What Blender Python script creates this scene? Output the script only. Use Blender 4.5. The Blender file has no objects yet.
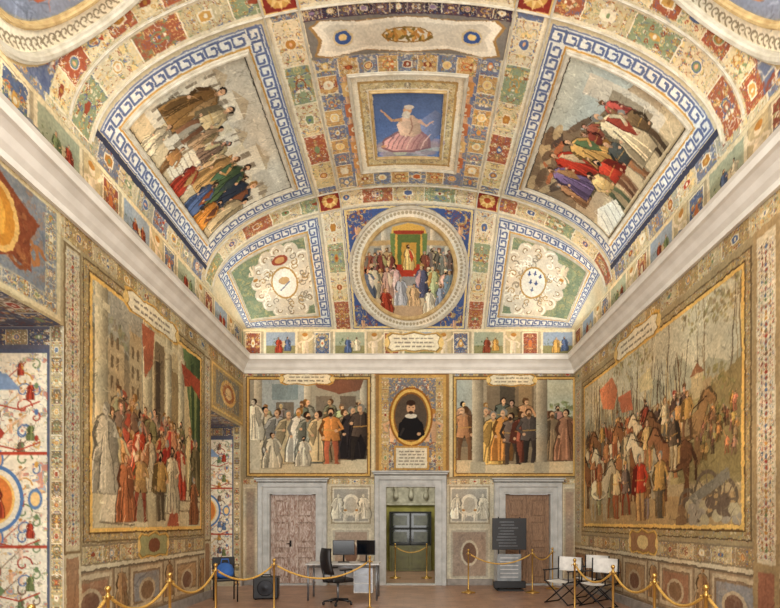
import bpy, bmesh, math, random
import numpy as np
from mathutils import Vector, Matrix
R=random.Random(7); NR=np.random.RandomState(3)
F=512.;CX=411.;CY=522.;EYE=1.6
D=13.;XL=-4.26;XR=4.16;HS=6.5;A=4.21;B=2.05;X0=-.05
VA=10.8;VL=3.0
def C(r,g,b): return (r/255.,g/255.,b/255.)
scn=bpy.context.scene
# ---------------------------------------------------------------- painter
class Cv:
    def __init__(s,u0,u1,v0,v1,res,base):
        s.u0,s.v0,s.u1,s.v1,s.res=u0,v0,u1,v1,res
        s.W=int(round((u1-u0)*res))+1; s.H=int(round((v1-v0)*res))+1
        s.a=np.empty((s.H,s.W,3),np.float32); s.a[:]=base
        s.T=None; s.clip=None; s.cm=None; s.ys=1
    def mask(s,pts):
        P=np.array(pts,dtype=float)
        if s.T is not None:
            P=np.array([s.T(p[0],p[1]) for p in P])
        X=(P[:,0]-s.u0)*s.res; Y=(P[:,1]-s.v0)*s.res
        c0=max(0,int(X.min())-1); c1=min(s.W,int(X.max())+3)
        r0=max(0,int(Y.min())-1); r1=min(s.H,int(Y.max())+3)
        if s.clip:
            k=s.clip
            c0=max(c0,int(round((k[0]-s.u0)*s.res))); c1=min(c1,int(round((k[2]-s.u0)*s.res))+1)
            r0=max(r0,int(round((k[1]-s.v0)*s.res))); r1=min(r1,int(round((k[3]-s.v0)*s.res))+1)
        if c1<=c0 or r1<=r0: return None
        nc=c1-c0;nr=r1-r0
        gx=c0-.25+np.arange(2*nc)*.5; gy=r0-.25+np.arange(2*nr)*.5
        ins=np.zeros((2*nr,2*nc),bool); n=len(X)
        for i in range(n):
            x1,y1=X[i],Y[i]; x2,y2=X[(i+1)%n],Y[(i+1)%n]
            if y1==y2: continue
            lo,hi=(y1,y2) if y1<y2 else (y2,y1)
            ra=max(0,int(math.ceil((lo-gy[0])*2))); rb=min(2*nr,int(math.ceil((hi-gy[0])*2)))
            if rb<=ra: continue
            xi=(x2-x1)*(gy[ra:rb]-y1)/(y2-y1)+x1
            ins[ra:rb]^=(gx[None,:]<xi[:,None])
        m=ins.reshape(nr,2,nc,2).mean(axis=(1,3)).astype(np.float32)
        if s.cm is not None: m=m*s.cm[r0:r1,c0:c1]
        return r0,r1,c0,c1,m
    def poly(s,pts,c,al=1.,sh=0.,shv=0.):
        k=s.mask(pts)
        if k is None: return
        r0,r1,c0,c1,m=k
        col=np.array(c,np.float32)[None,None,:]
        if sh:
            g=np.linspace(1+sh,1-sh,c1-c0,dtype=np.float32)[None,:,None]; col=np.clip(col*g,0,1)
        if shv:
            g=np.linspace(1-shv,1+shv,r1-r0,dtype=np.float32)[:,None,None]; col=np.clip(col*g,0,1)
        m=(m*al)[:,:,None]; t=s.a[r0:r1,c0:c1]
        s.a[r0:r1,c0:c1]=t*(1-m)+col*m
    def rect(s,x0,y0,x1,y1,c,al=1.,sh=0,shv=0): s.poly([(x0,y0),(x1,y0),(x1,y1),(x0,y1)],c,al,sh,shv)
    def ell(s,cx,cy,rx,ry,c,al=1.,rot=0,n=16,sh=0):
        cr,sr=math.cos(rot),math.sin(rot); P=[]
        for i in range(n):
            t=2*math.pi*i/n; x=rx*math.cos(t);y=ry*math.sin(t); P.append((cx+x*cr-y*sr,cy+x*sr+y*cr))
        s.poly(P,c,al,sh)
    def ring(s,cx,cy,rx,ry,w,c,n=40,wy=None,al=1.):
        wy=wy or w; P=[]
        for i in range(n+1):
            t=2*math.pi*i/n; P.append((cx+rx*math.cos(t),cy+ry*math.sin(t)))
        for i in range(n,-1,-1):
            t=2*math.pi*i/n; P.append((cx+(rx-w)*math.cos(t),cy+(ry-wy)*math.sin(t)))
        s.poly(P,c,al)
    def line(s,P,w,c,al=1.,taper=False):
        n=len(P);Lf=[];Rt=[]
        for i in range(n):
            a=P[max(0,i-1)];b=P[min(n-1,i+1)]
            dx,dy=b[0]-a[0],b[1]-a[1]; l=math.hypot(dx,dy) or 1
            ww=w*.5*((1-i/(n-1)*.7) if taper else 1); nx,ny=-dy/l*ww,dx/l*ww
            Lf.append((P[i][0]+nx,P[i][1]+ny));Rt.append((P[i][0]-nx,P[i][1]-ny))
        s.poly(Lf+Rt[::-1],c,al)
    def frame(s,x0,y0,x1,y1,w,c,al=1.):
        s.rect(x0,y0,x1,y0+w,c,al);s.rect(x0,y1-w,x1,y1,c,al);s.rect(x0,y0,x0+w,y1,c,al);s.rect(x1-w,y0,x1,y1,c,al)
    def pxr(s,x0,y0,x1,y1):
        P=[(x0,y0),(x1,y1)]
        if s.T is not None: P=[s.T(*p) for p in P]
        xs=sorted((P[0][0],P[1][0]));ys=sorted((P[0][1],P[1][1]))
        c0=max(0,int((xs[0]-s.u0)*s.res));c1=min(s.W,int((xs[1]-s.u0)*s.res)+1);r0=max(0,int((ys[0]-s.v0)*s.res));r1=min(s.H,int((ys[1]-s.v0)*s.res)+1)
        return r0,r1,c0,c1
    def filig(s,x0,y0,x1,y1,pal,cell=.05,al=.75,mirror=True,thin=.06):
        r0,r1,c0,c1=s.pxr(x0,y0,x1,y1); h=r1-r0;w=c1-c0
        if h<4 or w<4: return
        c=max(2,cell*s.res)
        vert=h>=w; L,Bd=(h,w) if vert else (w,h)
        hb=(Bd+1)//2 if mirror else Bd
        n=vn(L,hb,c); n2=vn(L,hb,c*.6); m2=vn(L,hb,c*2.2); m3=vn(L,hb,c*1.3)
        ln=np.exp(-((n-.5)/thin)**2)+.8*np.exp(-((n2-.45)/(thin*1.1))**2)*(m2>.5)
        bl=np.clip((m3-.66)*14,0,1)
        pal=np.array(pal,np.float32); k1=(np.clip(m2*1.6-.3,0,.999)*len(pal)).astype(int); k2=(np.clip(n*1.6-.3,0,.999)*len(pal)).astype(int)
        def mk(z):
            if mirror: z=np.concatenate([z[:,::-1],z],1)[:,-Bd:] if Bd%2==0 else np.concatenate([z[:,::-1],z[:,1:]],1)
            return z if vert else np.swapaxes(z,0,1)
        ln=mk(np.clip(ln,0,1));bl=mk(bl);k1=mk(k1);k2=mk(k2)
        t=s.a[r0:r1,c0:c1]
        if s.cm is not None: ln=ln*s.cm[r0:r1,c0:c1];bl=bl*s.cm[r0:r1,c0:c1]
        t=t*(1-(bl*al)[...,None])+pal[k2]*(bl*al)[...,None]
        t=t*(1-(ln*al)[...,None])+pal[k1]*(ln*al)[...,None]
        s.a[r0:r1,c0:c1]=t
    def strokes(s,x0,y0,x1,y1,n,sz,vert=.5):
        sz*=.5
        for i in range(n):
            x=R.uniform(x0,x1);y=R.uniform(y0,y1);p=(x,y) if s.T is None else s.T(x,y)
            r=int((p[1]-s.v0)*s.res);c=int((p[0]-s.u0)*s.res)
            if not(0<=r<s.H and 0<=c<s.W): continue
            k=s.a[r,c]; f=R.choice([.72,.8,.86,1.1,1.16,1.24]); col=tuple(min(1,float(q)*f) for q in k)
            a=R.gauss(math.pi/2,vert); l=sz*R.uniform(.5,1.4)
            P=[(x,y),(x+l*.5*math.cos(a)+R.uniform(-.15,.15)*l,y+l*.5*math.sin(a)),(x+l*math.cos(a),y+l*math.sin(a))]
            s.line(P,sz*R.uniform(.1,.24),col,.55,True)
    def warp(s,amp=.012,cell=.05):
        c=max(2,cell*s.res);k=amp*s.res*2
        dx=(vn(s.H,s.W,c)-.5)*2*k;dy=(vn(s.H,s.W,c)-.5)*2*k
        yy,xx=np.mgrid[0:s.H,0:s.W]
        yi=np.clip((yy+dy).round().astype(int),0,s.H-1);xi=np.clip((xx+dx).round().astype(int),0,s.W-1)
        s.a=s.a[yi,xi]
    def age(s,amt=.16,fine=.07,desat=.15,warm=(1,.98,.93),k=1.,con=1.12):
        n=vn(s.H,s.W,int(s.res*.9))+.6*vn(s.H,s.W,int(s.res*.3))+.4*vn(s.H,s.W,max(3,int(s.res*.08)))
        n=n/2.-.5
        n2=vn(s.H,s.W,2)-.5
        lum=s.a.mean(axis=2,keepdims=True)
        s.a=s.a*(1-desat)+lum*desat
        s.a=((s.a-.6)*con+.6)*np.array(warm,np.float32)
        s.a*=k*(1+amt*2*n+fine*2*n2)[:,:,None]
        n3=vn(s.H,s.W,int(s.res*.5))-.5
        s.a[:,:,0]*=1+.07*n3; s.a[:,:,2]*=1-.07*n3
        np.clip(s.a,.02,1,out=s.a)
def vn(H,W,c):
    c=max(1.,float(c)); gh=int(H/c)+3;gw=int(W/c)+3; g=NR.rand(gh,gw).astype(np.float32)
    y=np.arange(H)/c;x=np.arange(W)/c; yi=y.astype(int);xi=x.astype(int)
    fy=(y-yi).astype(np.float32)[:,None];fx=(x-xi).astype(np.float32)[None,:]
    fy=fy*fy*(3-2*fy);fx=fx*fx*(3-2*fx)
    a=g[yi][:,xi];b=g[yi][:,xi+1];c_=g[yi+1][:,xi];d=g[yi+1][:,xi+1]
    return a*(1-fx)*(1-fy)+b*fx*(1-fy)+c_*(1-fx)*fy+d*fx*fy
# palette
GOLD=C(196,158,96);GOLDL=C(222,196,140);OCH=C(176,130,72);REDB=C(146,82,62);RED=C(166,78,60);BLUE=C(96,112,150);DBL=C(62,74,108)
GRN=C(130,146,112);DGR=C(70,92,70);CREAM=C(222,214,194);WHT=C(236,232,222);GREY=C(164,164,158);DGREY=C(92,90,88);TAN=C(186,160,126)
BRN=C(112,84,60);DBRN=C(66,48,38);PINK=C(206,150,130);SKIN=C(208,170,138);BLK=C(36,34,36);SAND=C(204,188,156);LBL=C(160,176,194)
PALR=[GOLD,REDB,BLUE,GRN,CREAM,OCH,RED]
def sc(c,k): return tuple(min(1,x*k) for x in c)
def jit(c,k=.1):
    f=1+R.uniform(-k,k); return tuple(max(0,min(1,x*f*(1+R.uniform(-k,k)*.4))) for x in c)
def fig(cv,x,y,h,c,c2=None,kind='r',m=1,skin=SKIN,hair=None,hat=None,w=1.):
    ys=cv.ys; c2=c2 or sc(c,.75); hair=hair or R.choice([DBRN,BRN,GREY,BLK,OCH]); dk=sc(c,.58); lt=sc(c,1.25)
    lean=R.uniform(-.06,.06); w=w*R.uniform(.95,1.2); od=sc(c,.38)
    q=lambda P:[(x+m*w*h*(a+lean*max(0,b-.3)),y+ys*h*b) for a,b in P]
    if kind=='p':
        cv.poly(q([(-.12,.6),(-.14,.35),(-.12,0),(-.03,0),(0,.3),(.05,0),(.14,.02),(.13,.4),(.12,.66)]),skin,1,.15)
        cv.ell(x,y+ys*h*.82,h*.13,h*.15,skin); cv.ell(x-m*h*.02,y+ys*h*.9,h*.13,h*.09,OCH)
        cv.line(q([(.1,.6),(.3,.75),(.36,.9)]),h*.09,skin); cv.line(q([(-.1,.6),(-.28,.5),(-.2,.3)]),h*.09,skin); return
    if kind=='r':
        cv.poly(q([(-.06,.85),(-.15,.79),(-.17,.5),(-.25,.25),(-.26,-.01),(.23,-.01),(.27,.22),(.17,.5),(.16,.79),(.06,.85)]),od,.6)
        cv.poly(q([(-.05,.83),(-.13,.78),(-.15,.5),(-.22,.25),(-.23,0),(.2,0),(.24,.22),(.15,.5),(.14,.78),(.05,.83)]),c,1,.24)
        cv.poly(q([(-.14,.5),(-.2,.2),(-.19,0),(-.08,0),(-.09,.4)]),dk,.6)
        for k in range(5):
            a=R.uniform(-.12,.16); cv.line(q([(a*.5,.62),(a,.3),(a*1.3,.02)]),h*.02,R.choice([dk,lt]),.85)
        cv.poly(q([(.02,.8),(.15,.76),(.21,.5),(.12,.3),(.04,.5)]),c2,.95,.15); cv.line(q([(.03,.78),(.05,.5),(.11,.32)]),h*.014,sc(c2,.55),.8)
    else:
        a=R.uniform(-.05,.05)
        cv.poly(q([(-.12,.5),(-.14+a,.25),(-.15+a*2,0),(.17-a,0),(.15-a,.28),(.13,.5)]),od,.35)
        cv.poly(q([(-.10,.5),(-.12+a,.25),(-.1+a*2,.02),(-.14+a*2,0),(-.03+a*2,0),(-.04+a,.25),(.0,.48)]),c2,1,.2)
        cv.poly(q([(0,.48),(.05-a,.25),(.07-a,.02),(.05-a,0),(.16-a,0),(.12-a,.04),(.13-a,.28),(.11,.5)]),sc(c2,.85),1,.2)
        cv.poly(q([(-.06,.85),(-.16,.8),(-.14,.6),(-.17,.4),(.18,.4),(.14,.6),(.16,.8),(.06,.85)]),od,.6)
        cv.poly(q([(-.05,.83),(-.14,.79),(-.12,.6),(-.15,.42),(-.02,.4),(.0,.46),(.03,.4),(.16,.42),(.12,.6),(.14,.79),(.05,.83)]),c,1,.25)
        if R.random()<.5: cv.poly(q([(-.06,.82),(-.18,.76),(-.24,.4),(-.1,.36)]),dk,1)
        cv.line(q([(-.13,.6),(.13,.58)]),h*.02,GOLD,.7); cv.line(q([(0,.8),(.01,.6)]),h*.02,lt,.7)
    ax=R.uniform(-.05,.16);ay=R.uniform(-.05,.18)
    cv.line(q([(.12,.76),(.2,.62),(.12+ax,.5+ay)]),h*.075,od,.5);cv.line(q([(.12,.76),(.2,.62),(.12+ax,.5+ay)]),h*.055,c,1); hx,hy=q([(.12+ax,.5+ay)])[0]; cv.ell(hx,hy,h*.03,h*.028,skin)
    cv.line(q([(-.12,.76),(-.19,.6),(-.13,.47)]),h*.055,dk,1); hx,hy=q([(-.13,.46)])[0];cv.ell(hx,hy,h*.028,h*.03,skin)
    hx,hy=q([(0,.9)])[0]; tl=R.uniform(-.02,.03)*m*h
    cv.ell(hx,y+ys*h*.83,h*.032,h*.04,sc(skin,.8))
    cv.ell(hx-tl,y+ys*h*.92,h*.064,h*.068,sc(hair,.8))
    cv.ell(hx+tl,y+ys*h*.9,h*.044,h*.058,skin,1,0,14,.14); cv.ell(hx+tl*1.4,y+ys*h*.9,h*.03,h*.008,sc(skin,.6),.8,0,8)
    if R.random()<.4: cv.ell(hx+tl*1.3,y+ys*h*.865,h*.036,h*.038,hair)
    if hat: cv.poly([(hx-h*.08,y+ys*h*.94),(hx+h*.08,y+ys*h*.94),(hx+h*.05,y+ys*h*1.0),(hx-h*.05,y+ys*h*1.01)],hat)
def crowd(cv,x0,x1,y,h,n,pal,kinds='rg',dy=.0,dh=.12):
    xs=sorted([x0+(x1-x0)*(i+R.uniform(.1,.9))/n for i in range(n)],key=lambda t:R.random())
    for x in xs:
        c=jit(R.choice(pal),.2); k=R.choice(kinds)
        fig(cv,x,y+R.uniform(-dy,dy),h*(1+R.uniform(-dh,dh)),c,jit(R.choice(pal),.2),k,R.choice([-1,1]),jit(SKIN,.12),None,R.choice([None,None,None,jit(R.choice(pal)),BRN]))
def spiral(x,y,r,a0,dr,turn=1.4,n=12):
    P=[]
    for i in range(n):
        t=i/(n-1); rr=r*(1-t*.85); a=a0+dr*t*turn*2*math.pi*.75; P.append((x+rr*math.cos(a),y+rr*math.sin(a)))
    return P
def orn(cv,x0,y0,x1,y1,base,pal=PALR,edge=None,asp=1.,k0=0,sc_=.68):
    bl=base if isinstance(base,list) else [base]
    w=x1-x0;h=abs(y1-y0);vert=h>=w;L=max(w,h);Bd=min(w,h);n=max(1,int(round(L/(Bd*asp))))
    for i in range(n):
        a=i/n*L;b=(i+1)/n*L; bc=bl[i%len(bl)]
        if vert: cv.rect(x0,y0+a,x1,y0+b,bc)
        else: cv.rect(x0+a,y0,x0+b,y1,bc)
    mcell=Bd*.13 if cv.T is None else Bd*.0254*.2
    cv.filig(x0,y0,x1,y1,[CREAM,GOLD,REDB,CREAM,BLUE,OCH,GRN,GOLDL],max(.022,mcell),.8)
    for i in range(n):
        a=i/n*L;b=(i+1)/n*L; bc=bl[i%len(bl)];st=(b-a)
        def q(p,t):
            p*=sc_;t*=min(1,Bd*1.2/st)*sc_
            if vert: return ((x0+x1)/2+p*Bd,y0+a+(t+.5)*st)
            return (x0+a+(t+.5)*st,(y0+y1)/2+p*Bd)
        pc=[x for x in pal if sum(abs(x[j]-bc[j]) for j in range(3))>.2] or pal
        c1,c2,c3=R.choice(pc),R.choice(pc),R.choice(pc); k=(i+k0)%4; B2=Bd*sc_
        if vert: cv.line([(x0,y0+a),(x1,y0+a)],Bd*.05,CREAM)
        else: cv.line([(x0+a,y0),(x0+a,y1)],Bd*.05,CREAM)
        if k==0:
            cv.poly([q(-.2,0),q(-.1,-.3),q(.1,-.3),q(.2,0),q(.1,.3),q(-.1,.3)],c1); cv.ell(*q(0,0),B2*.11,B2*.14,c2)
            for sg in (1,-1):
                for s2 in (1,-1): cv.line([q(sg*p,s2*t) for p,t in spiral(.36,.25,.14,0,1)],B2*.06,c3)
        elif k==1:
            cv.ell(*q(0,0),B2*.36,B2*.36,CREAM); cv.ell(*q(0,0),B2*.31,B2*.31,c1); cv.ell(*q(0,0),B2*.24,B2*.24,c2);cv.ell(*q(0,0),B2*.09,B2*.15,SKIN)
        elif k==2:
            for sg in (1,-1):
                cv.line([q(sg*p,t) for p,t in [(0,-.42),(.2,-.3),(.32,-.05),(.2,.2),(.05,.1)]],B2*.07,c1)
                cv.poly([q(sg*.12,.15),q(sg*.4,.35),q(sg*.15,.45)],c2); cv.ell(*q(sg*.33,-.33),B2*.06,B2*.06,c3)
            cv.ell(*q(0,0),B2*.1,B2*.1,c3); cv.ell(*q(0,.3),B2*.08,B2*.08,CREAM)
        else:
            cv.poly([q(-.36,-.1),q(-.2,-.42),q(.2,-.42),q(.36,-.1),q(.26,.36),q(-.26,.36)],CREAM); cv.poly([q(-.28,-.1),q(-.16,-.33),q(.16,-.33),q(.28,-.1),q(.18,.26),q(-.18,.26)],c1)
            cv.ell(*q(0,0),B2*.1,B2*.14,c3)
    if edge: cv.frame(x0,y0,x1,y1,Bd*.07,edge)
def greek(cv,x0,y0,x1,y1,w,bg=C(216,218,216),fg=C(100,112,148)):
    cv.frame(x0,y0,x1,y1,w,bg)
    e=w*.14;ww=w*.72
    def side(p,d,nrm,L):
        n=max(1,int(round(L/ww)));u=L/n
        K=[(0,.1),(0,.9),(.74,.9),(.74,.4),(.4,.4)]; K2=[(0,.1),(1,.1)]
        for i in range(n):
            for KK in (K,K2):
                P=[(p[0]+d[0]*u*(i+.1+a)+nrm[0]*(e+ww*b),p[1]+d[1]*u*(i+.1+a)+nrm[1]*(e+ww*b)) for a,b in KK]
                for j in range(len(P)-1): cv.line([P[j],P[j+1]],ww*.19,fg)
    side((x0,y0),(1,0),(0,1),x1-x0-w); side((x1,y0),(0,1),(-1,0),y1-y0-w)
    side((x1,y1),(-1,0),(0,-1),x1-x0-w); side((x0,y1),(0,-1),(1,0),y1-y0-w)
    cv.frame(x0,y0,x1,y1,w*.08,C(110,120,152)); e=w*.93
    cv.frame(x0+e,y0+e,x1-e,y1-e,w*.12,GOLD)
def text(cv,x0,y0,x1,y1,n,c=C(110,100,90)):
    h=(y1-y0)/n
    for i in range(n):
        x=x0+R.uniform(0,.06)*(x1-x0); xe=x1-R.uniform(0,.06)*(x1-x0)
        while x<xe:
            l=R.uniform(.5,1.6)*abs(h); cv.rect(x,y0+h*(i+.3),min(xe,x+l),y0+h*(i+.65),c,.7); x+=l*1.3
def cart(cv,cx,cy,w,h,body=WHT,edge=GOLD,n=3):
    P=[(-.5,-.32),(-.42,-.5),(-.2,-.42),(0,-.5),(.2,-.42),(.42,-.5),(.5,-.32),(.46,0),(.5,.32),(.42,.5),(.2,.42),(0,.56),(-.2,.42),(-.42,.5),(-.5,.32),(-.46,0)]
    cv.poly([(cx+a*w*1.12,cy+b*h*1.25) for a,b in P],edge); cv.poly([(cx+a*w*1.04,cy+b*h*1.1) for a,b in P],sc(edge,.7)); cv.poly([(cx+a*w,cy+b*h) for a,b in P],body)
    for sg in (1,-1): cv.ell(cx+sg*w*.53,cy,w*.05,h*.3,GOLDL)
    if n: text(cv,cx-w*.4,cy-h*.36,cx+w*.4,cy+h*.36,n)
def foliage(cv,x,y,r,n,pal):
    for i in range(n):
        a=R.uniform(0,6.28);d=r*math.sqrt(R.random()); cv.ell(x+d*math.cos(a),y+d*math.sin(a)*.8,r*R.uniform(.08,.2),r*R.uniform(.05,.12),jit(R.choice(pal),.15),.6,R.uniform(0,3),8)
def marble(cv,x0,y0,x1,y1,c,fr=None,n=8):
    cl=cv.clip; cv.rect(x0,y0,x1,y1,c); cv.clip=(x0,y0,x1,y1) if cv.T is None else cl
    for i in range(n):
        x=R.uniform(x0,x1);y=R.uniform(y0,y1);P=[(x,y)];a=R.uniform(0,6)
        for k in range(5):
            a+=R.uniform(-.7,.7);x+=math.cos(a)*(x1-x0)*.15;y+=math.sin(a)*(y1-y0)*.15;P.append((x,y))
        cv.line(P,min(x1-x0,abs(y1-y0))*R.uniform(.02,.07),sc(c,R.choice([.75,1.2,.85,1.12])),.6)
    cv.clip=cl
    if fr: cv.frame(x0,y0,x1,y1,min(x1-x0,y1-y0)*.08,fr)
# ---------------------------------------------------------------- mesh helpers
def mat_paint():
    m=bpy.data.materials.new('fresco');m.use_nodes=True;nt=m.node_tree;b=nt.nodes['Principled BSDF']
    at=nt.nodes.new('ShaderNodeAttribute');at.attribute_name='paint'
    no=nt.nodes.new('ShaderNodeTexNoise');no.inputs['Scale'].default_value=9;no.inputs['Detail'].default_value=8
    rp=nt.nodes.new('ShaderNodeMapRange');rp.inputs[3].default_value=.88;rp.inputs[4].default_value=1.14
    geo=nt.nodes.new('ShaderNodeNewGeometry');nt.links.new(geo.outputs['Position'],no.inputs['Vector'])
    mx=nt.nodes.new('ShaderNodeVectorMath');mx.operation='SCALE'
    nt.links.new(no.outputs[0],rp.inputs[0]);nt.links.new(at.outputs['Color'],mx.inputs[0]);nt.links.new(rp.outputs[0],mx.inputs['Scale'])
    nt.links.new(mx.outputs[0],b.inputs['Base Color']);b.inputs['Roughness'].default_value=.85
    b.inputs['Specular IOR Level'].default_value=.2
    bp=nt.nodes.new('ShaderNodeBump');bp.inputs['Strength'].default_value=.12;bp.inputs['Distance'].default_value=.01
    nt.links.new(no.outputs[0],bp.inputs['Height']);nt.links.new(bp.outputs[0],b.inputs['Normal'])
    return m
MP=mat_paint()
MATS={}
def mat(name,c,rough=.6,metal=0,c2=None,scale=6,kind='noise',trans=0,stretch=None):
    if name in MATS: return MATS[name]
    m=bpy.data.materials.new(name);m.use_nodes=True;nt=m.node_tree;b=nt.nodes['Principled BSDF']
    lin=lambda q:tuple(pow(x,2.2) for x in q)+(1,)
    c2=c2 or sc(c,.82)
    tc=nt.nodes.new('ShaderNodeTexCoord');mp=nt.nodes.new('ShaderNodeMapping');nt.links.new(tc.outputs['Object'],mp.inputs[0])
    if stretch: mp.inputs['Scale'].default_value=stretch
    no=nt.nodes.new('ShaderNodeTexNoise');no.inputs['Scale'].default_value=scale;no.inputs['Detail'].default_value=6
    if kind=='wood': no.inputs['Distortion'].default_value=1.5
    nt.links.new(mp.outputs[0],no.inputs['Vector'])
    cr=nt.nodes.new('ShaderNodeValToRGB');cr.color_ramp.elements[0].position=.32;cr.color_ramp.elements[1].position=.68
    cr.color_ramp.elements[0].color=lin(c2);cr.color_ramp.elements[1].color=lin(c)
    nt.links.new(no.outputs[0],cr.inputs[0]);nt.links.new(cr.outputs[0],b.inputs['Base Color'])
    b.inputs['Roughness'].default_value=rough;b.inputs['Metallic'].default_value=metal
    if trans: b.inputs['Transmission Weight'].default_value=trans
    MATS[name]=m;return m
def gridmesh(name,P,col,hole=None,flip=False):
    H,W=P.shape[:2]; idx=np.arange(H*W).reshape(H,W)
    q=np.stack([idx[:-1,:-1],idx[:-1,1:],idx[1:,1:],idx[1:,:-1]],-1)
    if flip: q=q[...,::-1]
    q=q.reshape(-1,4)
    if hole is not None: q=q[~hole.reshape(-1)]
    me=bpy.data.meshes.new(name);me.vertices.add(H*W);me.vertices.foreach_set('co',P.astype(np.float32).ravel())
    n=len(q);me.loops.add(n*4);me.loops.foreach_set('vertex_index',q.astype(np.int32).ravel());me.polygons.add(n)
    me.polygons.foreach_set('loop_start',np.arange(0,n*4,4,dtype=np.int32))
    me.update(calc_edges=True)
    at=me.color_attributes.new(name='paint',type='BYTE_COLOR',domain='POINT')
    rgba=np.ones((H*W,4),np.float32);rgba[:,:3]=col.reshape(-1,3);at.data.foreach_set('color_srgb',rgba.ravel())
    me.materials.append(MP);me.polygons.foreach_set('use_smooth',np.ones(n,bool))
    ob=bpy.data.objects.new(name,me);scn.collection.objects.link(ob);return ob
class MB:
    def __init__(s): s.v=[];s.f=[];s.m=[];s.ml=[];s.sm=[]
    def mi(s,m):
        if m not in s.ml: s.ml.append(m)
        return s.ml.index(m)
    def add(s,V,Fc,m,smooth=False,M=None):
        o=len(s.v)
        for p in V: s.v.append(tuple(M@Vector(p)) if M is not None else tuple(p))
        k=s.mi(m)
        for f in Fc: s.f.append([o+i for i in f]);s.m.append(k);s.sm.append(smooth)
    def box(s,c,d,m,M=None,bev=0):
        bm=bmesh.new();bmesh.ops.create_cube(bm,size=1)
        for v in bm.verts: v.co=Vector((v.co.x*d[0],v.co.y*d[1],v.co.z*d[2]))
        if bev: bmesh.ops.bevel(bm,geom=bm.edges[:],offset=bev,segments=2,affect='EDGES',profile=.5)
        bm.verts.index_update()
        V=[tuple(v.co+Vector(c)) for v in bm.verts];Fc=[[v.index for v in f.verts] for f in bm.faces];bm.free()
        s.add(V,Fc,m,False,M)
    def tube(s,P,r,m,n=8,M=None,rs=None):
        P=[Vector(p) for p in P];V=[];Fc=[];up=None
        for i,p in enumerate(P):
            t=(P[min(len(P)-1,i+1)]-P[max(0,i-1)]).normalized()
            if up is None: up=Vector((0,0,1)) if abs(t.z)<.9 else Vector((1,0,0))
            a=t.cross(up).normalized();b=a.cross(t).normalized();up=b
            rr=rs[i] if rs else r
            for k in range(n):
                an=2*math.pi*k/n;V.append(p+a*rr*math.cos(an)+b*rr*math.sin(an))
        for i in range(len(P)-1):
            for k in range(n):
                Fc.append([i*n+k,i*n+(k+1)%n,(i+1)*n+(k+1)%n,(i+1)*n+k])
        Fc.append(list(range(n))[::-1]);Fc.append([(len(P)-1)*n+k for k in range(n)])
        s.add(V,Fc,m,True,M)
    def lathe(s,c,prof,m,n=20,M=None):
        V=[];Fc=[]
        for r,z in prof:
            for k in range(n):
                an=2*math.pi*k/n;V.append((c[0]+r*math.cos(an),c[1]+r*math.sin(an),c[2]+z))
        for i in range(len(prof)-1):
            for k in range(n): Fc.append([i*n+k,i*n+(k+1)%n,(i+1)*n+(k+1)%n,(i+1)*n+k])
        s.add(V,Fc,m,True,M)
    def build(s,name,loc=(0,0,0),rz=0):
        me=bpy.data.meshes.new(name);me.from_pydata(s.v,[],s.f)
        for m in s.ml: me.materials.append(m)
        me.polygons.foreach_set('material_index',s.m);me.polygons.foreach_set('use_smooth',s.sm);me.update()
        ob=bpy.data.objects.new(name,me);ob.location=loc;ob.rotation_euler=(0,0,rz);scn.collection.objects.link(ob);return ob
# ---------------------------------------------------------------- vault surface
ph=np.linspace(-math.pi/2,math.pi/2,4001)
dsp=np.sqrt((A*np.cos(ph))**2+(B*np.sin(ph))**2);arc=np.concatenate([[0],np.cumsum((dsp[1:]+dsp[:-1])/2*np.diff(ph))]);SM=arc[-1]/2;arc-=SM
def S0(s,v):
    s=np.asarray(s,float);v=np.asarray(v,float)
    p=np.interp(s,arc,ph);x=X0+A*np.sin(p);E=B*np.cos(p)
    t=np.clip((v-VA)/VL,0,1);y=np.where(v>VA,VA+t*(D-VA),v);tau=1-t
    hf=tau+.04*np.sin(math.pi*tau)
    return np.stack(np.broadcast_arrays(x,y,HS+E*hf),-1)
def SN(s,v):
    e=.01;a=S0(np.asarray(s)+e,v)-S0(np.asarray(s)-e,v);b=S0(s,np.asarray(v)+e)-S0(s,np.asarray(v)-e)
    n=np.cross(b,a);l=np.linalg.norm(n,axis=-1,keepdims=True);n=n/np.maximum(l,1e-9)
    n=np.where(n[...,2:3]>0,-n,n);return n
def sframe(name,path,w,h,m,closed=True,base=-.01):
    P=np.array(path,float);n=len(P)
    if closed: d=np.roll(P,-1,0)-np.roll(P,1,0)
    else: d=np.gradient(P,axis=0)
    dn=d/np.linalg.norm(d,axis=1,keepdims=True)
    nr=np.stack([-dn[:,1],dn[:,0]],1)
    if closed:
        a=np.roll(P,-1,0)-P; a/=np.linalg.norm(a,axis=1,keepdims=True); k=np.abs((nr*np.stack([-a[:,1],a[:,0]],1)).sum(1)); nr=nr/np.maximum(k,.5)[:,None]
    prof=[(-.5,base/h),(-.5,.5),(-.3,.6),(-.18,1),(.18,1),(.3,.6),(.5,.5),(.5,base/h)]
    V=[];N=SN(P[:,0],P[:,1])
    for a,b in prof:
        q=P+nr*a*w; V.append(S0(q[:,0],q[:,1])+N*b*h)
    V=np.stack(V,1).reshape(-1,3);k=len(prof);Fc=[]
    for i in range(n if closed else n-1):
        j=(i+1)%n
        for t in range(k-1): Fc.append([i*k+t,i*k+t+1,j*k+t+1,j*k+t])
    return V.tolist(),Fc
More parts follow.
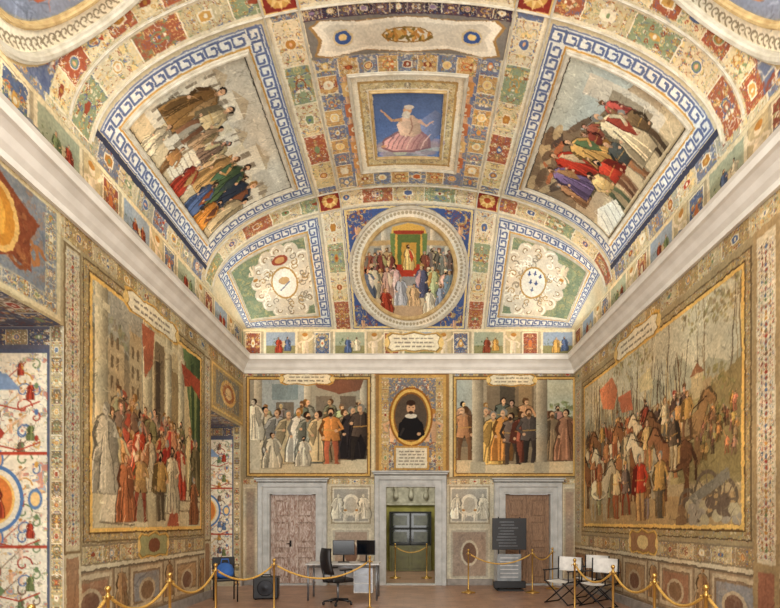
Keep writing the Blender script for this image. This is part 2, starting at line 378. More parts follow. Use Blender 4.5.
def rpath(u0,v0,u1,v1,st=.1):
    P=[]
    def seg(a,b):
        L=math.hypot(b[0]-a[0],b[1]-a[1]);n=max(1,int(L/st))
        for i in range(n): P.append((a[0]+(b[0]-a[0])*i/n,a[1]+(b[1]-a[1])*i/n))
    seg((u0,v0),(u1,v0));seg((u1,v0),(u1,v1));seg((u1,v1),(u0,v1));seg((u0,v1),(u0,v0));return P
FP=[CREAM,GOLD,REDB,CREAM,BLUE,OCH,GRN,GOLDL]
# ================================================================= CEILING PAINT
CE=Cv(-SM,SM,3.5,VA+VL,100,C(186,180,160))
def ceiling_paint():
    cv=CE
    cv.rect(-SM,3.5,SM,VA+VL,C(196,188,164)); cv.filig(-SM,3.5,SM,VA+VL,[C(170,150,120),CREAM,C(140,146,160),C(206,190,150)],.05,.7,False)
    for sg in (1,-1):
        a,b=(-SM,-4.72) if sg<0 else (4.72,SM)
        orn(cv,a,3.5,b,10.9,[C(166,164,150),C(120,126,144),C(196,186,160)],asp=1.4)
    for sg in (1,-1):
        cx,cy=sg*3.72,5.12
        q=(1.95,4.95) if sg>0 else (-4.95,-1.95)
        cv.rect(q[0],3.5,q[1],6.3,C(112,120,144)); cv.filig(q[0],3.5,q[1],6.3,[GOLD,CREAM,REDB,C(90,100,130)],.09,.8,False,.09)
        orn(cv,q[0],6.02,q[1],6.32,[C(212,200,168),C(160,96,74)],asp=1.3)
        orn(cv,*( (1.95,3.5,2.25,6.02) if sg>0 else (-2.25,3.5,-1.95,6.02)),[C(206,196,170),C(120,130,150)],asp=1.2)
        cv.ell(cx,cy,1.42,1.05,C(190,172,136),n=48);cv.ell(cx,cy,1.36,1.0,C(218,212,196),n=48); cv.ring(cx,cy,1.36,1.0,.04,GREY,48)
        for k in range(80):
            t=2*math.pi*k/80; cv.line(spiral(cx+1.2*math.cos(t),cy+.86*math.sin(t),.06,t,1),.02,C(136,126,108))
        cv.ell(cx,cy,1.06,.74,C(150,150,146),n=48); cv.ell(cx,cy,.98,.69,C(132,140,160),n=48)
        cv.ell(cx-.1*sg,cy+.35,.5,.2,C(206,196,176)); cv.ell(cx+.3,cy+.4,.2,.14,C(190,130,90)); cv.ell(cx-.4,cy+.3,.25,.15,C(170,100,74)); cv.ell(cx,cy+.1,.3,.3,SKIN)
        cv.ell(cx-.3,cy+.1,.25,.3,C(200,170,110)); cv.strokes(cx-.8,cy-.5,cx+.8,cy+.5,400,.3,3)
    mc=[C(146,158,130),C(206,196,166),C(160,98,78),C(204,190,150),C(112,124,156),C(210,200,176)]
    for a,b in ((-1.92,-1.42),(1.42,1.92)):
        cv.rect(a,3.5,b,VA+VL,CREAM)
        orn(cv,a+.07,3.5,b-.07,VA+VL,mc,[GOLD,REDB,BLUE,CREAM,GRN,OCH],asp=1.9)
    for a,b in ((-1.42,-1.08),(1.08,1.42)):
        orn(cv,a,7.55,b,10.5,[C(120,128,152),C(192,156,108)],[GOLD,GOLDL,C(206,140,90),CREAM],asp=1.0,edge=CREAM)
    for v in (6.36,10.56):
        cv.rect(-4.95,v,4.95,v+.46,C(214,206,186))
        orn(cv,-4.95,v+.06,4.95,v+.4,[C(140,152,124),C(208,194,164),C(158,100,78),C(190,180,150)],[GOLD,REDB,BLUE,CREAM,GRN],asp=1.9)
        for s in (-1.67,1.67):
            cv.rect(s-.25,v,s+.25,v+.46,C(136,60,52)); cv.frame(s-.25,v,s+.25,v+.46,.03,GOLDL); cv.ell(s,v+.23,.17,.17,GOLD)
            for k in range(8):
                t=k*math.pi/4; cv.poly([(s+.2*math.cos(t),v+.23+.2*math.sin(t)),(s+.08*math.cos(t+.4),v+.23+.08*math.sin(t+.4)),(s+.08*math.cos(t-.4),v+.23+.08*math.sin(t-.4))],GOLDL)
            cv.ell(s,v+.23,.07,.07,C(170,90,60))
    cv.rect(-1.42,6.82,1.42,7.02,C(86,70,84)); orn(cv,-1.4,6.82,1.4,6.98,[C(96,80,94),C(70,62,80)],[GOLD,CREAM,C(150,130,160)],asp=1.5)
    cv.rect(-1.42,7.0,1.42,7.58,C(128,124,120))
    Pc=[(-1.32,7.1),(-1.2,7.02),(-.7,7.08),(0,7.04),(.7,7.08),(1.2,7.02),(1.32,7.1),(1.22,7.3),(1.32,7.52),(1.1,7.58),(.6,7.5),(0,7.56),(-.6,7.5),(-1.1,7.58),(-1.32,7.52),(-1.22,7.3)]
    cv.poly([(a*1.04,7.3+(b-7.3)*1.06) for a,b in Pc],C(160,130,88)); cv.poly(Pc,C(226,220,208)); cv.poly([(a*.9,7.3+(b-7.3)*.75) for a,b in Pc],C(206,200,188))
    for s in (-.92,.92): cv.ell(s,7.3,.15,.13,C(200,184,150)); cv.ell(s,7.3,.12,.1,C(70,94,150)); cv.ell(s,7.29,.06,.05,GOLDL)
    for k in range(40):
        t=R.uniform(-.33,.33); cv.ell(t,7.3+R.uniform(-.08,.08)*(1-abs(t)),.06,.025,R.choice([OCH,C(120,104,60),GOLD]),1,R.uniform(0,3),8)
    cv.ring(0,7.3,.36,.12,.02,C(140,110,60))
    cv.rect(-1.1,7.6,1.1,10.5,C(124,132,156)); cv.filig(-1.1,7.6,1.1,10.5,[C(90,104,146),CREAM,GOLD],.05,.7)
    for sx in (1,-1):
        for k in range(7):
            y=7.75+k*.42; cv.poly([(sx*1.05,y-.14),(sx*.88,y-.16),(sx*.82,y),(sx*.9,y+.16),(sx*1.05,y+.12)],R.choice([C(198,150,100),C(180,116,82),C(208,176,124)])); cv.line(spiral(sx*.94,y,.1,1,sx),.03,CREAM)
            fig(cv,sx*.98,y+.12,.24,C(200,160,110),None,'p')
    orn(cv,-1.05,10.12,1.05,10.48,[C(196,164,116),C(124,134,158)],[GOLDL,REDB,CREAM,C(190,110,70)],asp=1.0)
    orn(cv,-1.05,7.62,1.05,7.92,[C(196,164,116),C(124,134,158)],[GOLDL,REDB,CREAM,C(190,110,70)],asp=1.0)
    cv.rect(-.92,7.92,.92,10.1,C(226,220,204)); cv.frame(-.92,7.92,.92,10.1,.03,GREY); cv.rect(-.8,8.05,.8,9.96,C(200,188,150)); cv.filig(-.8,8.05,.8,9.96,[C(170,140,90),CREAM,C(130,120,110)],.03,.7); cv.frame(-.8,8.05,.8,9.96,.04,C(176,148,100))
    cv.rect(-.66,8.2,.66,9.8,C(226,222,208)); cv.rect(-.58,8.28,.58,9.72,C(102,126,176),1,0,.12)
    # God reclining upon clouds
    for k in range(50): cv.ell(R.uniform(-.52,.52),9.5+R.uniform(-.16,.2),R.uniform(.08,.18),R.uniform(.05,.1),jit(C(170,170,178),.16),.7)
    cv.clip=(-.58,8.28,.58,9.72)
    cv.poly([(.12,8.95),(.46,8.62),(.56,8.7),(.57,9.15),(.4,9.35)],C(132,146,184),.9,.2)
    cv.poly([(-.5,9.5),(-.46,9.3),(-.25,9.14),(0,9.0),(.2,9.05),(.4,9.25),(.42,9.5),(.1,9.62),(-.3,9.62)],C(150,120,130)); 
    cv.poly([(-.46,9.47),(-.42,9.32),(-.22,9.18),(0,9.06),(.18,9.1),(.36,9.3),(.36,9.48),(.05,9.57),(-.28,9.58)],C(206,168,170),1,.2)
    for k in range(8): a=-.34+.09*k; cv.line([(a+.12,9.16),(a,9.35),(a-.06,9.54)],.022,R.choice([C(160,122,130),C(232,206,202),C(160,122,130)]),.85)
    cv.poly([(-.14,9.2),(-.2,8.96),(-.1,8.78),(.08,8.74),(.2,8.86),(.24,9.12),(.1,9.24)],C(214,190,172),1,.2)
    cv.line([(.04,8.8),(.08,9.0),(.02,9.18)],.025,C(170,136,124)); cv.line([(-.1,8.84),(-.28,8.86),(-.4,8.7),(-.46,8.62)],.075,SKIN,1,True); cv.line([(.18,8.86),(.32,8.98),(.44,8.86)],.08,C(206,176,160),1,True)
    cv.ell(-.01,8.64,.075,.095,SKIN); cv.ell(-.03,8.74,.07,.08,C(216,212,204)); cv.ell(.02,8.58,.085,.05,C(206,200,192)); cv.ell(-.45,9.46,.05,.03,SKIN)
    cv.clip=None
    cv.strokes(-.5,8.75,.5,9.6,120,.14,.7)
    for sg in (-1,1):
        a,b=(-4.68,-1.98) if sg<0 else (1.98,4.68)
        v0,v1=6.9,10.48
        cv.rect(a-.05,v0-.06,b+.05,v1+.06,C(200,190,164))
        if sg<0: cv.rect(a-.1,v0-.05,a-.01,v1+.05,C(66,70,88))  # shade of the recess on each panel's wall side, painted as a dark strip
        else: cv.rect(b+.01,v0-.05,b+.1,v1+.05,C(66,70,88))
        greek(cv,a,v0,b,v1,.27)
        cv.rect(a+.28,v0+.28,b-.28,v1-.28,C(210,208,200)); cv.frame(a+.31,v0+.31,b-.31,v1-.31,.035,C(128,130,134)); cv.frame(a+.36,v0+.36,b-.36,v1-.36,.025,C(80,76,72))
        x0,y0,x1,y1=a+.38,v0+.38,b-.38,v1-.38
        cv.clip=(x0,y0,x1,y1); W=y1-y0;Hh=x1-x0
        if sg<0: cv.T=lambda x,y:(x0+y,y0+x)
        else: cv.T=lambda x,y:(x1-y,y1-x)
        if sg<0:
            cv.rect(0,0,W,Hh,C(200,194,174)); cv.poly([(0,Hh),(W,Hh),(W,Hh*.6),(W*.6,Hh*.75),(0,Hh*.62)],C(184,182,172))
            cv.poly([(0,.0),(W,0),(W,.55),(0,.5)],C(204,190,160))
            for bx,bw,bh in ((.0,.35,1.45),(.45,.5,1.6),(1.1,.3,1.4),(1.55,.6,1.62),(2.35,.5,1.35)):
                cv.rect(bx,.3,bx+bw,bh,C(208,204,190)); cv.poly([(bx-.05,bh),(bx+bw+.05,bh),(bx+bw/2,bh+.18)],C(172,162,142))
                for k in range(4):
                    for j in (0,1): cv.rect(bx+.06+j*bw*.45,.4+k*.3,bx+bw*.3+j*bw*.45,.58+k*.3,C(140,132,118))
            crowd(cv,.9,2.7,.6,.62,9,[C(160,150,130),C(146,122,100),C(176,160,130),C(130,134,130)],'r')
            fig(cv,.35,.5,1.05,C(134,104,66),C(160,132,96)); fig(cv,.7,.55,1.0,C(188,170,134),C(130,96,74),'g')
            cv.poly([(.95,.1),(1.6,.05),(1.6,.62),(1.0,.66)],C(226,220,202)); cv.line([(.95,.1),(1.0,.66)],.04,C(150,136,114))
            for k in range(5): cv.line([(.98,.15+.1*k),(1.6,.1+.1*k)],.02,C(174,162,142))
            fig(cv,2.35,.2,1.2,C(56,66,84),C(136,90,64)); fig(cv,1.98,.32,1.1,C(78,98,72),C(60,72,76)); fig(cv,1.68,.3,1.0,C(176,144,98),C(80,112,88))
            fig(cv,2.68,.1,1.0,C(194,176,142)); fig(cv,1.95,-.05,.8,C(84,102,140),C(144,84,54)); fig(cv,1.4,-.05,.7,C(160,68,52),C(180,150,100)); fig(cv,2.35,-.15,.8,C(194,136,70),C(110,74,56))
            fig(cv,.45,-.05,.62,C(204,194,170)); fig(cv,.9,-.05,.6,C(170,128,86),None,'g')
            for k in range(6): cv.ell(1.5+.2*k,1.78+R.uniform(-.06,.06),.18,.07,C(208,206,196),.5)
        else:
            cv.rect(0,0,W,Hh,C(176,160,136)); cv.poly([(0,Hh),(W,Hh),(W,Hh*.5),(W*.5,Hh*.62),(0,Hh*.45)],C(132,114,94)); cv.poly([(W*.5,Hh),(W,Hh),(W,Hh*.5),(W*.62,Hh*.7)],C(180,188,184))
            for k in range(20): cv.ell(R.uniform(.1,1.9),Hh-.25+R.uniform(-.28,.18),R.uniform(.12,.28),R.uniform(.05,.1),R.choice([C(180,162,130),C(108,90,74),C(180,112,78),SKIN,C(88,76,70)]),.9,R.uniform(-.6,.6))
            cv.rect(0,0,W,.45,C(190,176,148)); cv.rect(2.35,.3,2.7,1.6,C(200,194,180)); cv.rect(2.42,.5,2.6,1.2,C(150,140,122))
            crowd(cv,.2,2.4,.7,.68,10,[C(130,108,84),C(104,94,78),C(164,128,96),C(150,84,68)],'rg')
            fig(cv,1.0,.8,.95,C(166,62,46),C(204,184,150)); fig(cv,.6,.75,.95,C(118,102,138),C(164,128,90)); fig(cv,1.4,.62,1.0,C(194,156,98),C(92,114,82))
            for fx,c,c2 in ((2.3,C(112,92,68),C(84,70,56)),(1.7,C(78,82,80),C(150,110,80)),(1.3,C(180,72,54),C(120,90,70)),(.95,C(204,178,128),C(90,100,80))): fig(cv,fx,.06,.95,c,c2,'g',R.choice([1,-1]))
            fig(cv,2.02,.2,1.15,C(204,190,160),C(150,68,54)); cv.poly([(.03,.02),(.75,.0),(.85,.3),(.35,.5),(.03,.35)],C(222,222,212)); 
            for k in range(4): cv.line([(.1+.18*k,.02),(.28+.16*k,.38)],.02,C(160,160,152))
        cv.strokes(0,0,W,Hh,900,.2,.9)
        cv.T=None;cv.clip=None
    for sg in (-1,1):
        a,b=(-4.6,-1.98) if sg<0 else (1.98,4.6)
        v0,v1=11.1,VA+VL-.06
        cv.rect(-SM if sg<0 else 1.95,VA+.25,-1.95 if sg<0 else SM,VA+VL,C(206,196,170))
        greek(cv,a,v0,b,v1,.27)
        cv.rect(a+.29,v0+.29,b-.29,v1-.29,C(228,220,200)); x0,x1=a+.37,b-.37;y0,y1=v0+.37,v1-.37
        cv.rect(x0,y0,x1,y1,C(126,140,118)); cv.clip=(x0,y0,x1,y1)
        cv.filig(x0,y0,x1,y1,[C(160,168,132),C(200,180,124),C(110,124,104),C(176,166,130)],.07,.6,False,.08)
        cx=sg*3.0;cy=12.45
        for k in range(14):
            t=2*math.pi*k/14+.2; cv.ell(cx+.68*math.cos(t),cy+.82*math.sin(t),.2,.22,C(206,198,182)); cv.line(spiral(cx+.68*math.cos(t),cy+.82*math.sin(t),.17,t,R.choice([-1,1])),.04,C(236,232,220)); cv.line(spiral(cx+.7*math.cos(t),cy+.84*math.sin(t),.12,t+2,1),.025,C(140,118,84))
        cv.ell(cx,cy,.62,.8,C(214,206,190),n=30)
        for k in range(44):
            t=R.uniform(0,6.28);d=R.uniform(.5,1.); cv.line(spiral(cx+.58*d*math.cos(t),cy+.74*d*math.sin(t),.1,t,1),.024,R.choice([C(170,142,94),C(246,242,232),C(146,138,124)]))
        cv.ell(cx,cy+.02,.34,.44,C(180,148,92),n=26);cv.ell(cx,cy+.02,.3,.39,C(228,226,218),n=26)
        if sg>0:
            for i,j in ((-1,-.2),(0,-.24),(1,-.2),(-.5,0),(.5,0),(0,.2)):
                px,py=cx+i*.14,cy+j; cv.ell(px,py,.022,.07,C(84,98,140)); cv.ell(px,py+.02,.05,.018,C(84,98,140))
        else:
            cv.ell(cx,cy-.05,.14,.1,C(190,160,120)); cv.line([(cx-.14,cy+.2),(cx+.14,cy)],.035,C(130,134,150)); cv.ell(cx,cy-.6,.2,.13,C(156,84,66)); cv.ell(cx,cy-.6,.12,.08,C(200,160,110))
        fig(cv,cx-.95*sg,cy+.7,.6,C(206,196,176),None,'p',1,C(216,200,176)); fig(cv,cx+.7*sg,cy-.75,.5,C(206,196,176),None,'p',1,C(216,200,176)); cv.clip=None
    v0,v1=VA+.24,VA+VL; cy=VA+.28+1.36;  rr=1.36
    cv.rect(-1.42,v0,1.42,v1,C(76,96,146)); cv.frame(-1.4,v0+.01,1.4,v1-.02,.05,C(214,196,150))
    for sx in (1,-1):
        for (py) in (v0+.3,v1-.32):
            cv.filig(min(sx*.8,sx*1.34),py-.25,max(sx*.8,sx*1.34),py+.25,[GOLD,GOLDL,REDB],.05,.8,False)
            fig(cv,sx*1.15,py+.1,.3,C(200,160,110),None,'p',sx)
    cv.ell(0,cy,1.4,1.4,C(222,218,206),n=64); cv.ring(0,cy,1.4,1.4,.03,C(150,136,110),64)
    for k in range(90):
        t=2*math.pi*k/90; cv.ell(1.24*math.cos(t),cy+1.24*math.sin(t),.036,.036,C(172,162,140)); cv.ell(1.33*math.cos(t+.03),cy+1.33*math.sin(t+.03),.015,.015,C(130,120,108))
    cv.ring(0,cy,1.14,1.14,.07,C(204,184,140),64); cv.ell(0,cy,1.06,1.06,C(150,150,150),n=64)
    k=cv.mask([(1.06*math.cos(t*.1),cy+1.06*math.sin(t*.1)) for t in range(63)]);cm=np.zeros((cv.H,cv.W),np.float32);cm[k[0]:k[1],k[2]:k[3]]=k[4];cv.cm=cm
    cv.T=lambda x,y:(x,cy-y)
    cv.rect(-1.1,-.1,1.1,1.1,C(166,162,150)); cv.rect(-1.1,-1.1,1.1,-.35,C(196,180,152))
    for x in (-.95,-.55,.55,.9): cv.rect(x-.07,-.2,x+.07,.9,C(194,186,168),1,.2)
    cv.rect(-.9,.55,.9,.66,C(184,160,120)); cv.rect(-.8,.1,-.62,.5,C(120,124,124)); cv.rect(.64,.1,.8,.5,C(120,124,124))
    cv.rect(-.34,.0,.34,.84,C(204,166,92)); cv.rect(-.26,.0,.26,.8,C(100,116,70)); cv.poly([(-.4,.78),(.4,.78),(.36,.94),(0,1.02),(-.36,.94)],C(206,170,96)); cv.poly([(-.34,.78),(.34,.78),(.34,.86),(-.34,.86)],C(150,70,54))
    for a in (-.36,.36): cv.poly([(a-.06,.8),(a+.06,.8),(a+.04,.2),(a-.04,.2)],C(112,132,84))
    crowd(cv,-.95,-.36,-.1,.56,6,[C(170,150,120),C(140,90,74),C(190,174,146),C(120,112,104)],'r');crowd(cv,.36,.95,-.1,.56,6,[C(170,150,120),C(140,90,74),C(190,174,146),C(120,112,104)],'r')
    cv.poly([(-.36,-.15),(.36,-.15),(.3,.12),(-.3,.12)],C(170,70,52)); cv.rect(-.17,.05,.17,.6,C(190,150,78)); fig(cv,0,.0,.56,C(216,190,130),C(176,76,56)); 
    crowd(cv,-1.0,-.26,-.62,.7,6,[C(200,180,152),C(154,76,60),C(220,210,190),C(104,108,128)],'r'); crowd(cv,.26,1.0,-.62,.7,6,[C(204,192,168),C(194,158,104),C(224,216,196),C(118,126,144)],'r')
    fig(cv,-.2,-.8,.68,C(188,194,206)); fig(cv,.14,-.85,.55,C(204,176,140)); cv.rect(-.4,-1.1,.5,-.82,C(180,158,132)); fig(cv,-.55,-1.0,.6,C(160,76,58)); fig(cv,.5,-1.0,.6,C(220,212,192)); fig(cv,.78,-.85,.55,C(152,162,180))
    cv.strokes(-1,-1,1,1,400,.12,.8)
    cv.T=None;cv.cm=None
    cv.warp(.004,.05)
    cv.age(.12,.06,.0,(1,.99,.955),.97)
ceiling_paint()
sa=np.linspace(-SM,SM,CE.W);va=np.linspace(3.5,VA+VL,CE.H)
va2=np.concatenate([[-4.],va]);gs,gv=np.meshgrid(sa,va2)
P=S0(gs,gv);colr=np.concatenate([CE.a[:1],CE.a],0)
gridmesh('ceiling',P,colr)
stone=mat('stucco',C(206,200,182),.7,0,C(176,166,144),8)
goldm=mat('gilt_stucco',C(206,180,128),.5,0,C(166,136,88),10)
mb=MB()
for sg in (-1,1):
    a,b=(-4.68,-1.98) if sg<0 else (1.98,4.68)
    mb.add(*sframe('',rpath(a+.32,7.22,b-.32,10.16),.07,.05,stone),stone)
    a2,b2=(-4.6,-1.98) if sg<0 else (1.98,4.6)
    mb.add(*sframe('',rpath(a2+.32,11.42,b2-.32,VA+VL-.38),.06,.03,stone),stone)
    for s in (1.45,1.93):
        mb.add(*sframe('',[(sg*s,v) for v in np.linspace(3.5,VA+VL-.02,110)],.035,.025,stone,False),stone)
    mb.add(*sframe('',[(sg*3.72+1.34*math.cos(t),5.12+.98*math.sin(t)) for t in np.linspace(0,2*math.pi,49)[:-1]],.1,.06,stone),stone)
    mb.add(*sframe('',[(sg*3.72+1.04*math.cos(t),5.12+.73*math.sin(t)) for t in np.linspace(0,2*math.pi,49)[:-1]],.07,.05,goldm),goldm)
for v in (6.37,6.82,10.57,11.02):
    mb.add(*sframe('',[(s,v) for s in np.linspace(-4.9,4.9,90)],.03,.02,stone,False),stone)
mc_=VA+.28+1.36
mb.add(*sframe('',[(1.1*math.cos(t),mc_+1.1*math.sin(t)) for t in np.linspace(0,2*math.pi,73)[:-1]],.09,.06,goldm),goldm)
mb.add(*sframe('',[(1.37*math.cos(t),mc_+1.35*math.sin(t)) for t in np.linspace(0,2*math.pi,73)[:-1]],.07,.06,stone),stone)
mb.add(*sframe('',rpath(-.92,7.92,.92,10.1),.06,.035,stone),stone)
mb.add(*sframe('',rpath(-.61,8.25,.61,9.75),.05,.03,goldm),goldm)
mb.build('vault_stucco_mouldings')
# ================================================================= WALL PAINT
def frieze(cv,u0,u1):
    cv.rect(u0,5.6,u1,6.5,C(170,160,140)); x=u0;i=0
    while x<u1:
        w=[.5,.9,.36][i%3]; k=i%6
        if k in(0,3): orn(cv,x+.05,5.85,x+w-.05,6.42,[C(140,84,72),C(92,106,140)][k//3],[GOLD,CREAM,C(190,120,80)],CREAM)
        elif k in(1,4):
            cv.rect(x+.02,5.8,x+w-.02,6.46,C(216,206,184)); cv.rect(x+.08,5.86,x+w-.08,6.42,C(150,164,184) if k==1 else C(160,168,152)); cv.rect(x+.08,5.86,x+w-.08,6.08,C(140,138,106))
            foliage(cv,x+w*.3,6.15,.15,10,[DGR,C(110,120,80)]); cv.ell(x+w*.6,6.12,.12,.08,C(200,186,160)); fig(cv,x+w*.7,5.95,.35,R.choice(PALR)); fig(cv,x+w*.45,5.9,.4,R.choice(PALR))
        else:
            cv.rect(x,5.8,x+w,6.46,C(190,176,146)); fig(cv,x+w/2,5.86,.55,C(226,216,196),None,'p',R.choice([-1,1]),C(220,206,186))
        x+=w;i+=1
    cv.rect(u0,6.44,u1,6.5,C(216,206,180))
BK=Cv(XL,XR,0,HS,80,C(178,170,152))
pB=lambda x,y:((x-CX)*D/F,EYE+(CY-y)*D/F)
def back_paint():
    cv=BK; cv.T=None; frieze(cv,XL,XR)
    cart(cv,.08,6.16,1.3,.42,C(226,218,200),C(190,160,104),3)
    cv.T=pB;cv.ys=-1
    cv.rect(240,371,578,480,C(160,146,122)); orn(cv,243,371,575,378,[C(188,172,136),C(130,120,102)],asp=2)
    def fr(x0,y0,x1,y1):
        cv.rect(x0,y0,x1,y1,C(96,84,68)); cv.rect(x0+1,y0+1,x1-1,y1-1,C(200,166,106)); cv.rect(x0+3,y0+3,x1-3,y1-3,C(120,92,60))
    fr(246,376,371,477); cv.clip=(pB(250,473)+pB(367,380)); 
    cv.rect(249,379,368,474,C(156,152,140)); cv.rect(249,444,368,474,C(196,184,160)); 
    cv.rect(262,379,306,425,C(164,172,176));cv.rect(272,384,298,400,C(132,146,152)); cv.rect(276,402,294,420,C(120,112,102)); cv.rect(249,424,368,428,C(176,166,146))
    for x in (258,308,364): cv.rect(x-4,379,x+4,450,C(182,174,158),1,.25)
    cv.poly([(310,379),(364,379),(360,390),(340,394),(318,388)],C(128,92,76)); cv.rect(340,396,356,424,C(112,102,92)); cv.rect(316,396,332,424,C(126,116,104))
    crowd(cv,264,362,440,40,7,[C(150,140,128),C(130,106,92),C(166,154,136),C(112,106,100)],'r')
    for x,c,k in ((267,C(200,190,168),'r'),(278,C(168,166,162),'r'),(288,C(188,172,142),'r'),(298,C(214,208,196),'r'),(309,C(140,142,132),'r'),(319,C(204,184,148),'r'),(343,C(158,138,114),'r'),(352,C(58,52,54),'r'),(361,C(84,74,68),'g')):
        fig(cv,x,461+R.uniform(-3,3),55*R.uniform(.92,1.04),c,None,k,R.choice([-1,1]))
    fig(cv,331,464,57,C(198,138,84),C(190,112,84),'g'); fig(cv,303,466,30,C(214,204,186)); fig(cv,272,468,36,C(204,194,174))
    fig(cv,254,440,42,C(214,208,192),None,'r',1,C(206,200,186)); cv.rect(249,440,260,470,C(198,190,172))
    cv.strokes(250,380,367,473,400,6,.7)
    cv.clip=None; cart(cv,307,379,48,10,C(222,212,190),C(190,150,86),2)
    cv.rect(376,373,449,478,C(150,120,80)); cv.rect(379,375,446,476,C(190,160,104)); cv.rect(382,378,443,474,C(120,112,108))
    orn(cv,382,378,389,474,[C(180,160,120)],asp=1.5);orn(cv,436,378,443,474,[C(180,160,120)],asp=1.5)
    cv.rect(389,378,436,474,C(120,124,136)); cv.filig(389,378,436,474,[GOLD,GOLDL,REDB,CREAM],.05,.85,True); fig(cv,395,442,34,C(170,130,90),None,'p');fig(cv,431,442,34,C(170,130,90),None,'p',-1)
    cv.ell(411,417,22,30,C(150,104,52),n=36); cv.ell(411,417,20,28,C(216,182,110),n=36); cv.ell(411,417,17.5,25,C(140,100,56),n=36); cv.ell(411,417,16,23,C(96,84,74),n=36)
    cv.poly([(398,437),(399,424),(405,417),(417,417),(423,424),(425,434),(418,440),(404,440)],BLK); cv.ell(411,416,6,2.4,C(214,206,194)); cv.ell(411,408,4.4,6,C(206,164,132)); cv.ell(411,403,4.6,3,DBRN); cv.ell(411,412.6,2.6,1.6,DBRN); cv.ell(409.3,407.5,.8,.5,DBRN);cv.ell(412.8,407.5,.8,.5,DBRN); cv.line([(404,428),(400,436)],2.4,C(60,56,56)); cv.ell(419,434,2,1.6,SKIN)
    cv.rect(394,446,429,470,C(186,150,92)); cv.rect(396,448,427,468,C(222,216,202)); text(cv,398,450,425,466,5)
    fr(453,376,576,477); cv.clip=(pB(457,473)+pB(573,380))
    cv.rect(457,379,573,474,C(160,150,132)); cv.rect(457,447,573,474,C(200,184,156)); cv.rect(457,379,478,430,C(168,172,166)); cv.rect(545,379,573,420,C(186,190,176)); 
    foliage(cv,562,412,14,50,[C(106,114,80),C(130,134,94)]);
    cv.rect(487,382,534,412,C(132,118,100)); cv.rect(500,386,515,412,C(92,84,74)); cv.rect(519,384,532,412,C(156,136,108))
    crowd(cv,462,566,441,40,7,[C(146,130,110),C(130,106,88),C(164,138,106),C(120,118,110)],'rg')
    for x,c,k in ((465,C(170,128,96),'g'),(487,C(166,156,134),'r'),(494,C(208,172,108),'r'),(502,C(196,142,84),'r'),(512,C(110,96,88),'g'),(521,C(170,104,84),'g'),(531,C(92,84,80),'g'),(553,C(140,122,100),'r'),(566,C(160,122,100),'r')):
        fig(cv,x,462+R.uniform(-3,3),55*R.uniform(.92,1.03),c,None,k,R.choice([-1,1]))
    for x in (478,542): cv.rect(x-5.5,379,x+5.5,470,C(160,152,136),1,.3); cv.rect(x-7.5,462,x+7.5,473,C(172,164,146))
    cv.strokes(457,380,573,473,400,6,.7)
    cv.clip=None; cart(cv,512,380,44,10,C(222,212,190),C(190,150,86),2)
    for x in (373,451): cv.rect(x-1.6,373,x+1.6,478,C(206,196,170))
    cv.rect(238,477,582,590,C(196,190,176)); cv.rect(238,477,582,484,C(150,136,112)); orn(cv,240,479,580,484,[C(176,160,130),C(196,190,170)],asp=2)
    for x0,x1 in ((331,371),(449,490)):
        cv.rect(x0,486,x1,524,C(212,208,198)); cv.frame(x0,486,x1,524,1.5,C(160,150,132)); cv.rect(x0+3,489,x1-3,521,C(164,162,158))
        m=(x0+x1)/2; cv.ell(m,505,9,11,C(220,216,206)); cv.ell(m,505,6,8,C(184,180,172))
        for sx in (-1,1):
            fig(cv,m+sx*13,519,26,C(220,216,204),C(200,196,186),'r',sx,C(220,216,204),C(206,202,194)); fig(cv,m+sx*6,521,12,C(214,208,196),None,'p',sx,C(220,214,202))
        cv.rect(x0,528,x1,580,C(184,178,168)); cv.frame(x0,528,x1,580,2,C(210,204,190)); marble2(cv,x0+4,532,x1-4,576,C(168,152,142))
        cv.ell(m,553,9,13,C(206,198,184)); cv.ell(m,553,7,10.5,C(132,108,96))
    for x0,x1 in ((244,257),(563,576)):
        cv.rect(x0,487,x1,580,C(176,166,150)); cv.frame(x0,487,x1,580,1.5,C(208,200,184)); marble2(cv,x0+3,492,x1-3,575,C(164,148,136))
    cv.rect(238,579,582,590,C(150,136,122))
    cv.T=None;cv.ys=1;cv.warp(.004,.06);cv.age(.14,.07,.0,(1,.98,.92),.97)
def marble2(cv,x0,y0,x1,y1,c):
    cv.rect(x0,y0,x1,y1,c)
    for k in range(16):
        cv.ell(R.uniform(x0+2,x1-2),R.uniform(y0+3,y1-3),min(2.5,(x1-x0)*.15),1.4,sc(c,R.choice([.85,1.15])),.5,R.uniform(0,3),8)
back_paint()
def wallgrid(name,cv,fn,holes,flip,pre=None,post=None):
    us=np.linspace(cv.u0,cv.u1,cv.W);vs=np.linspace(cv.v0,cv.v1,cv.H);col=cv.a
    for (x0,x1,y0,y1) in holes:
        for arr,a in ((us,x0),(us,x1),(vs,y0),(vs,y1)):
            i=int(np.argmin(abs(arr-a)))
            if abs(arr[i]-a)<.05: arr[i]=a
    if pre is not None: us=np.concatenate([[pre],us]);col=np.concatenate([col[:,:1],col],1)
    if post is not None: us=np.concatenate([us,[post]]);col=np.concatenate([col,col[:,-1:]],1)
    gu,gv=np.meshgrid(us,vs);P=fn(gu,gv)
    cu=(us[1:]+us[:-1])/2;cw=(vs[1:]+vs[:-1])/2;hole=np.zeros((len(cw),len(cu)),bool)
    for (x0,x1,y0,y1) in holes: hole|=((cu>x0)&(cu<x1))[None,:]&((cw>y0)&(cw<y1))[:,None]
    return gridmesh(name,P,col,hole,flip)
DR=[(-3.58,-2.41,2.31),(-.635,.61,2.49),(2.39,3.53,2.31)]
wallgrid('wall_back',BK,lambda u,v:np.stack([u,np.full_like(u,D),v],-1),[(a,b,-1,h) for a,b,h in DR],False)
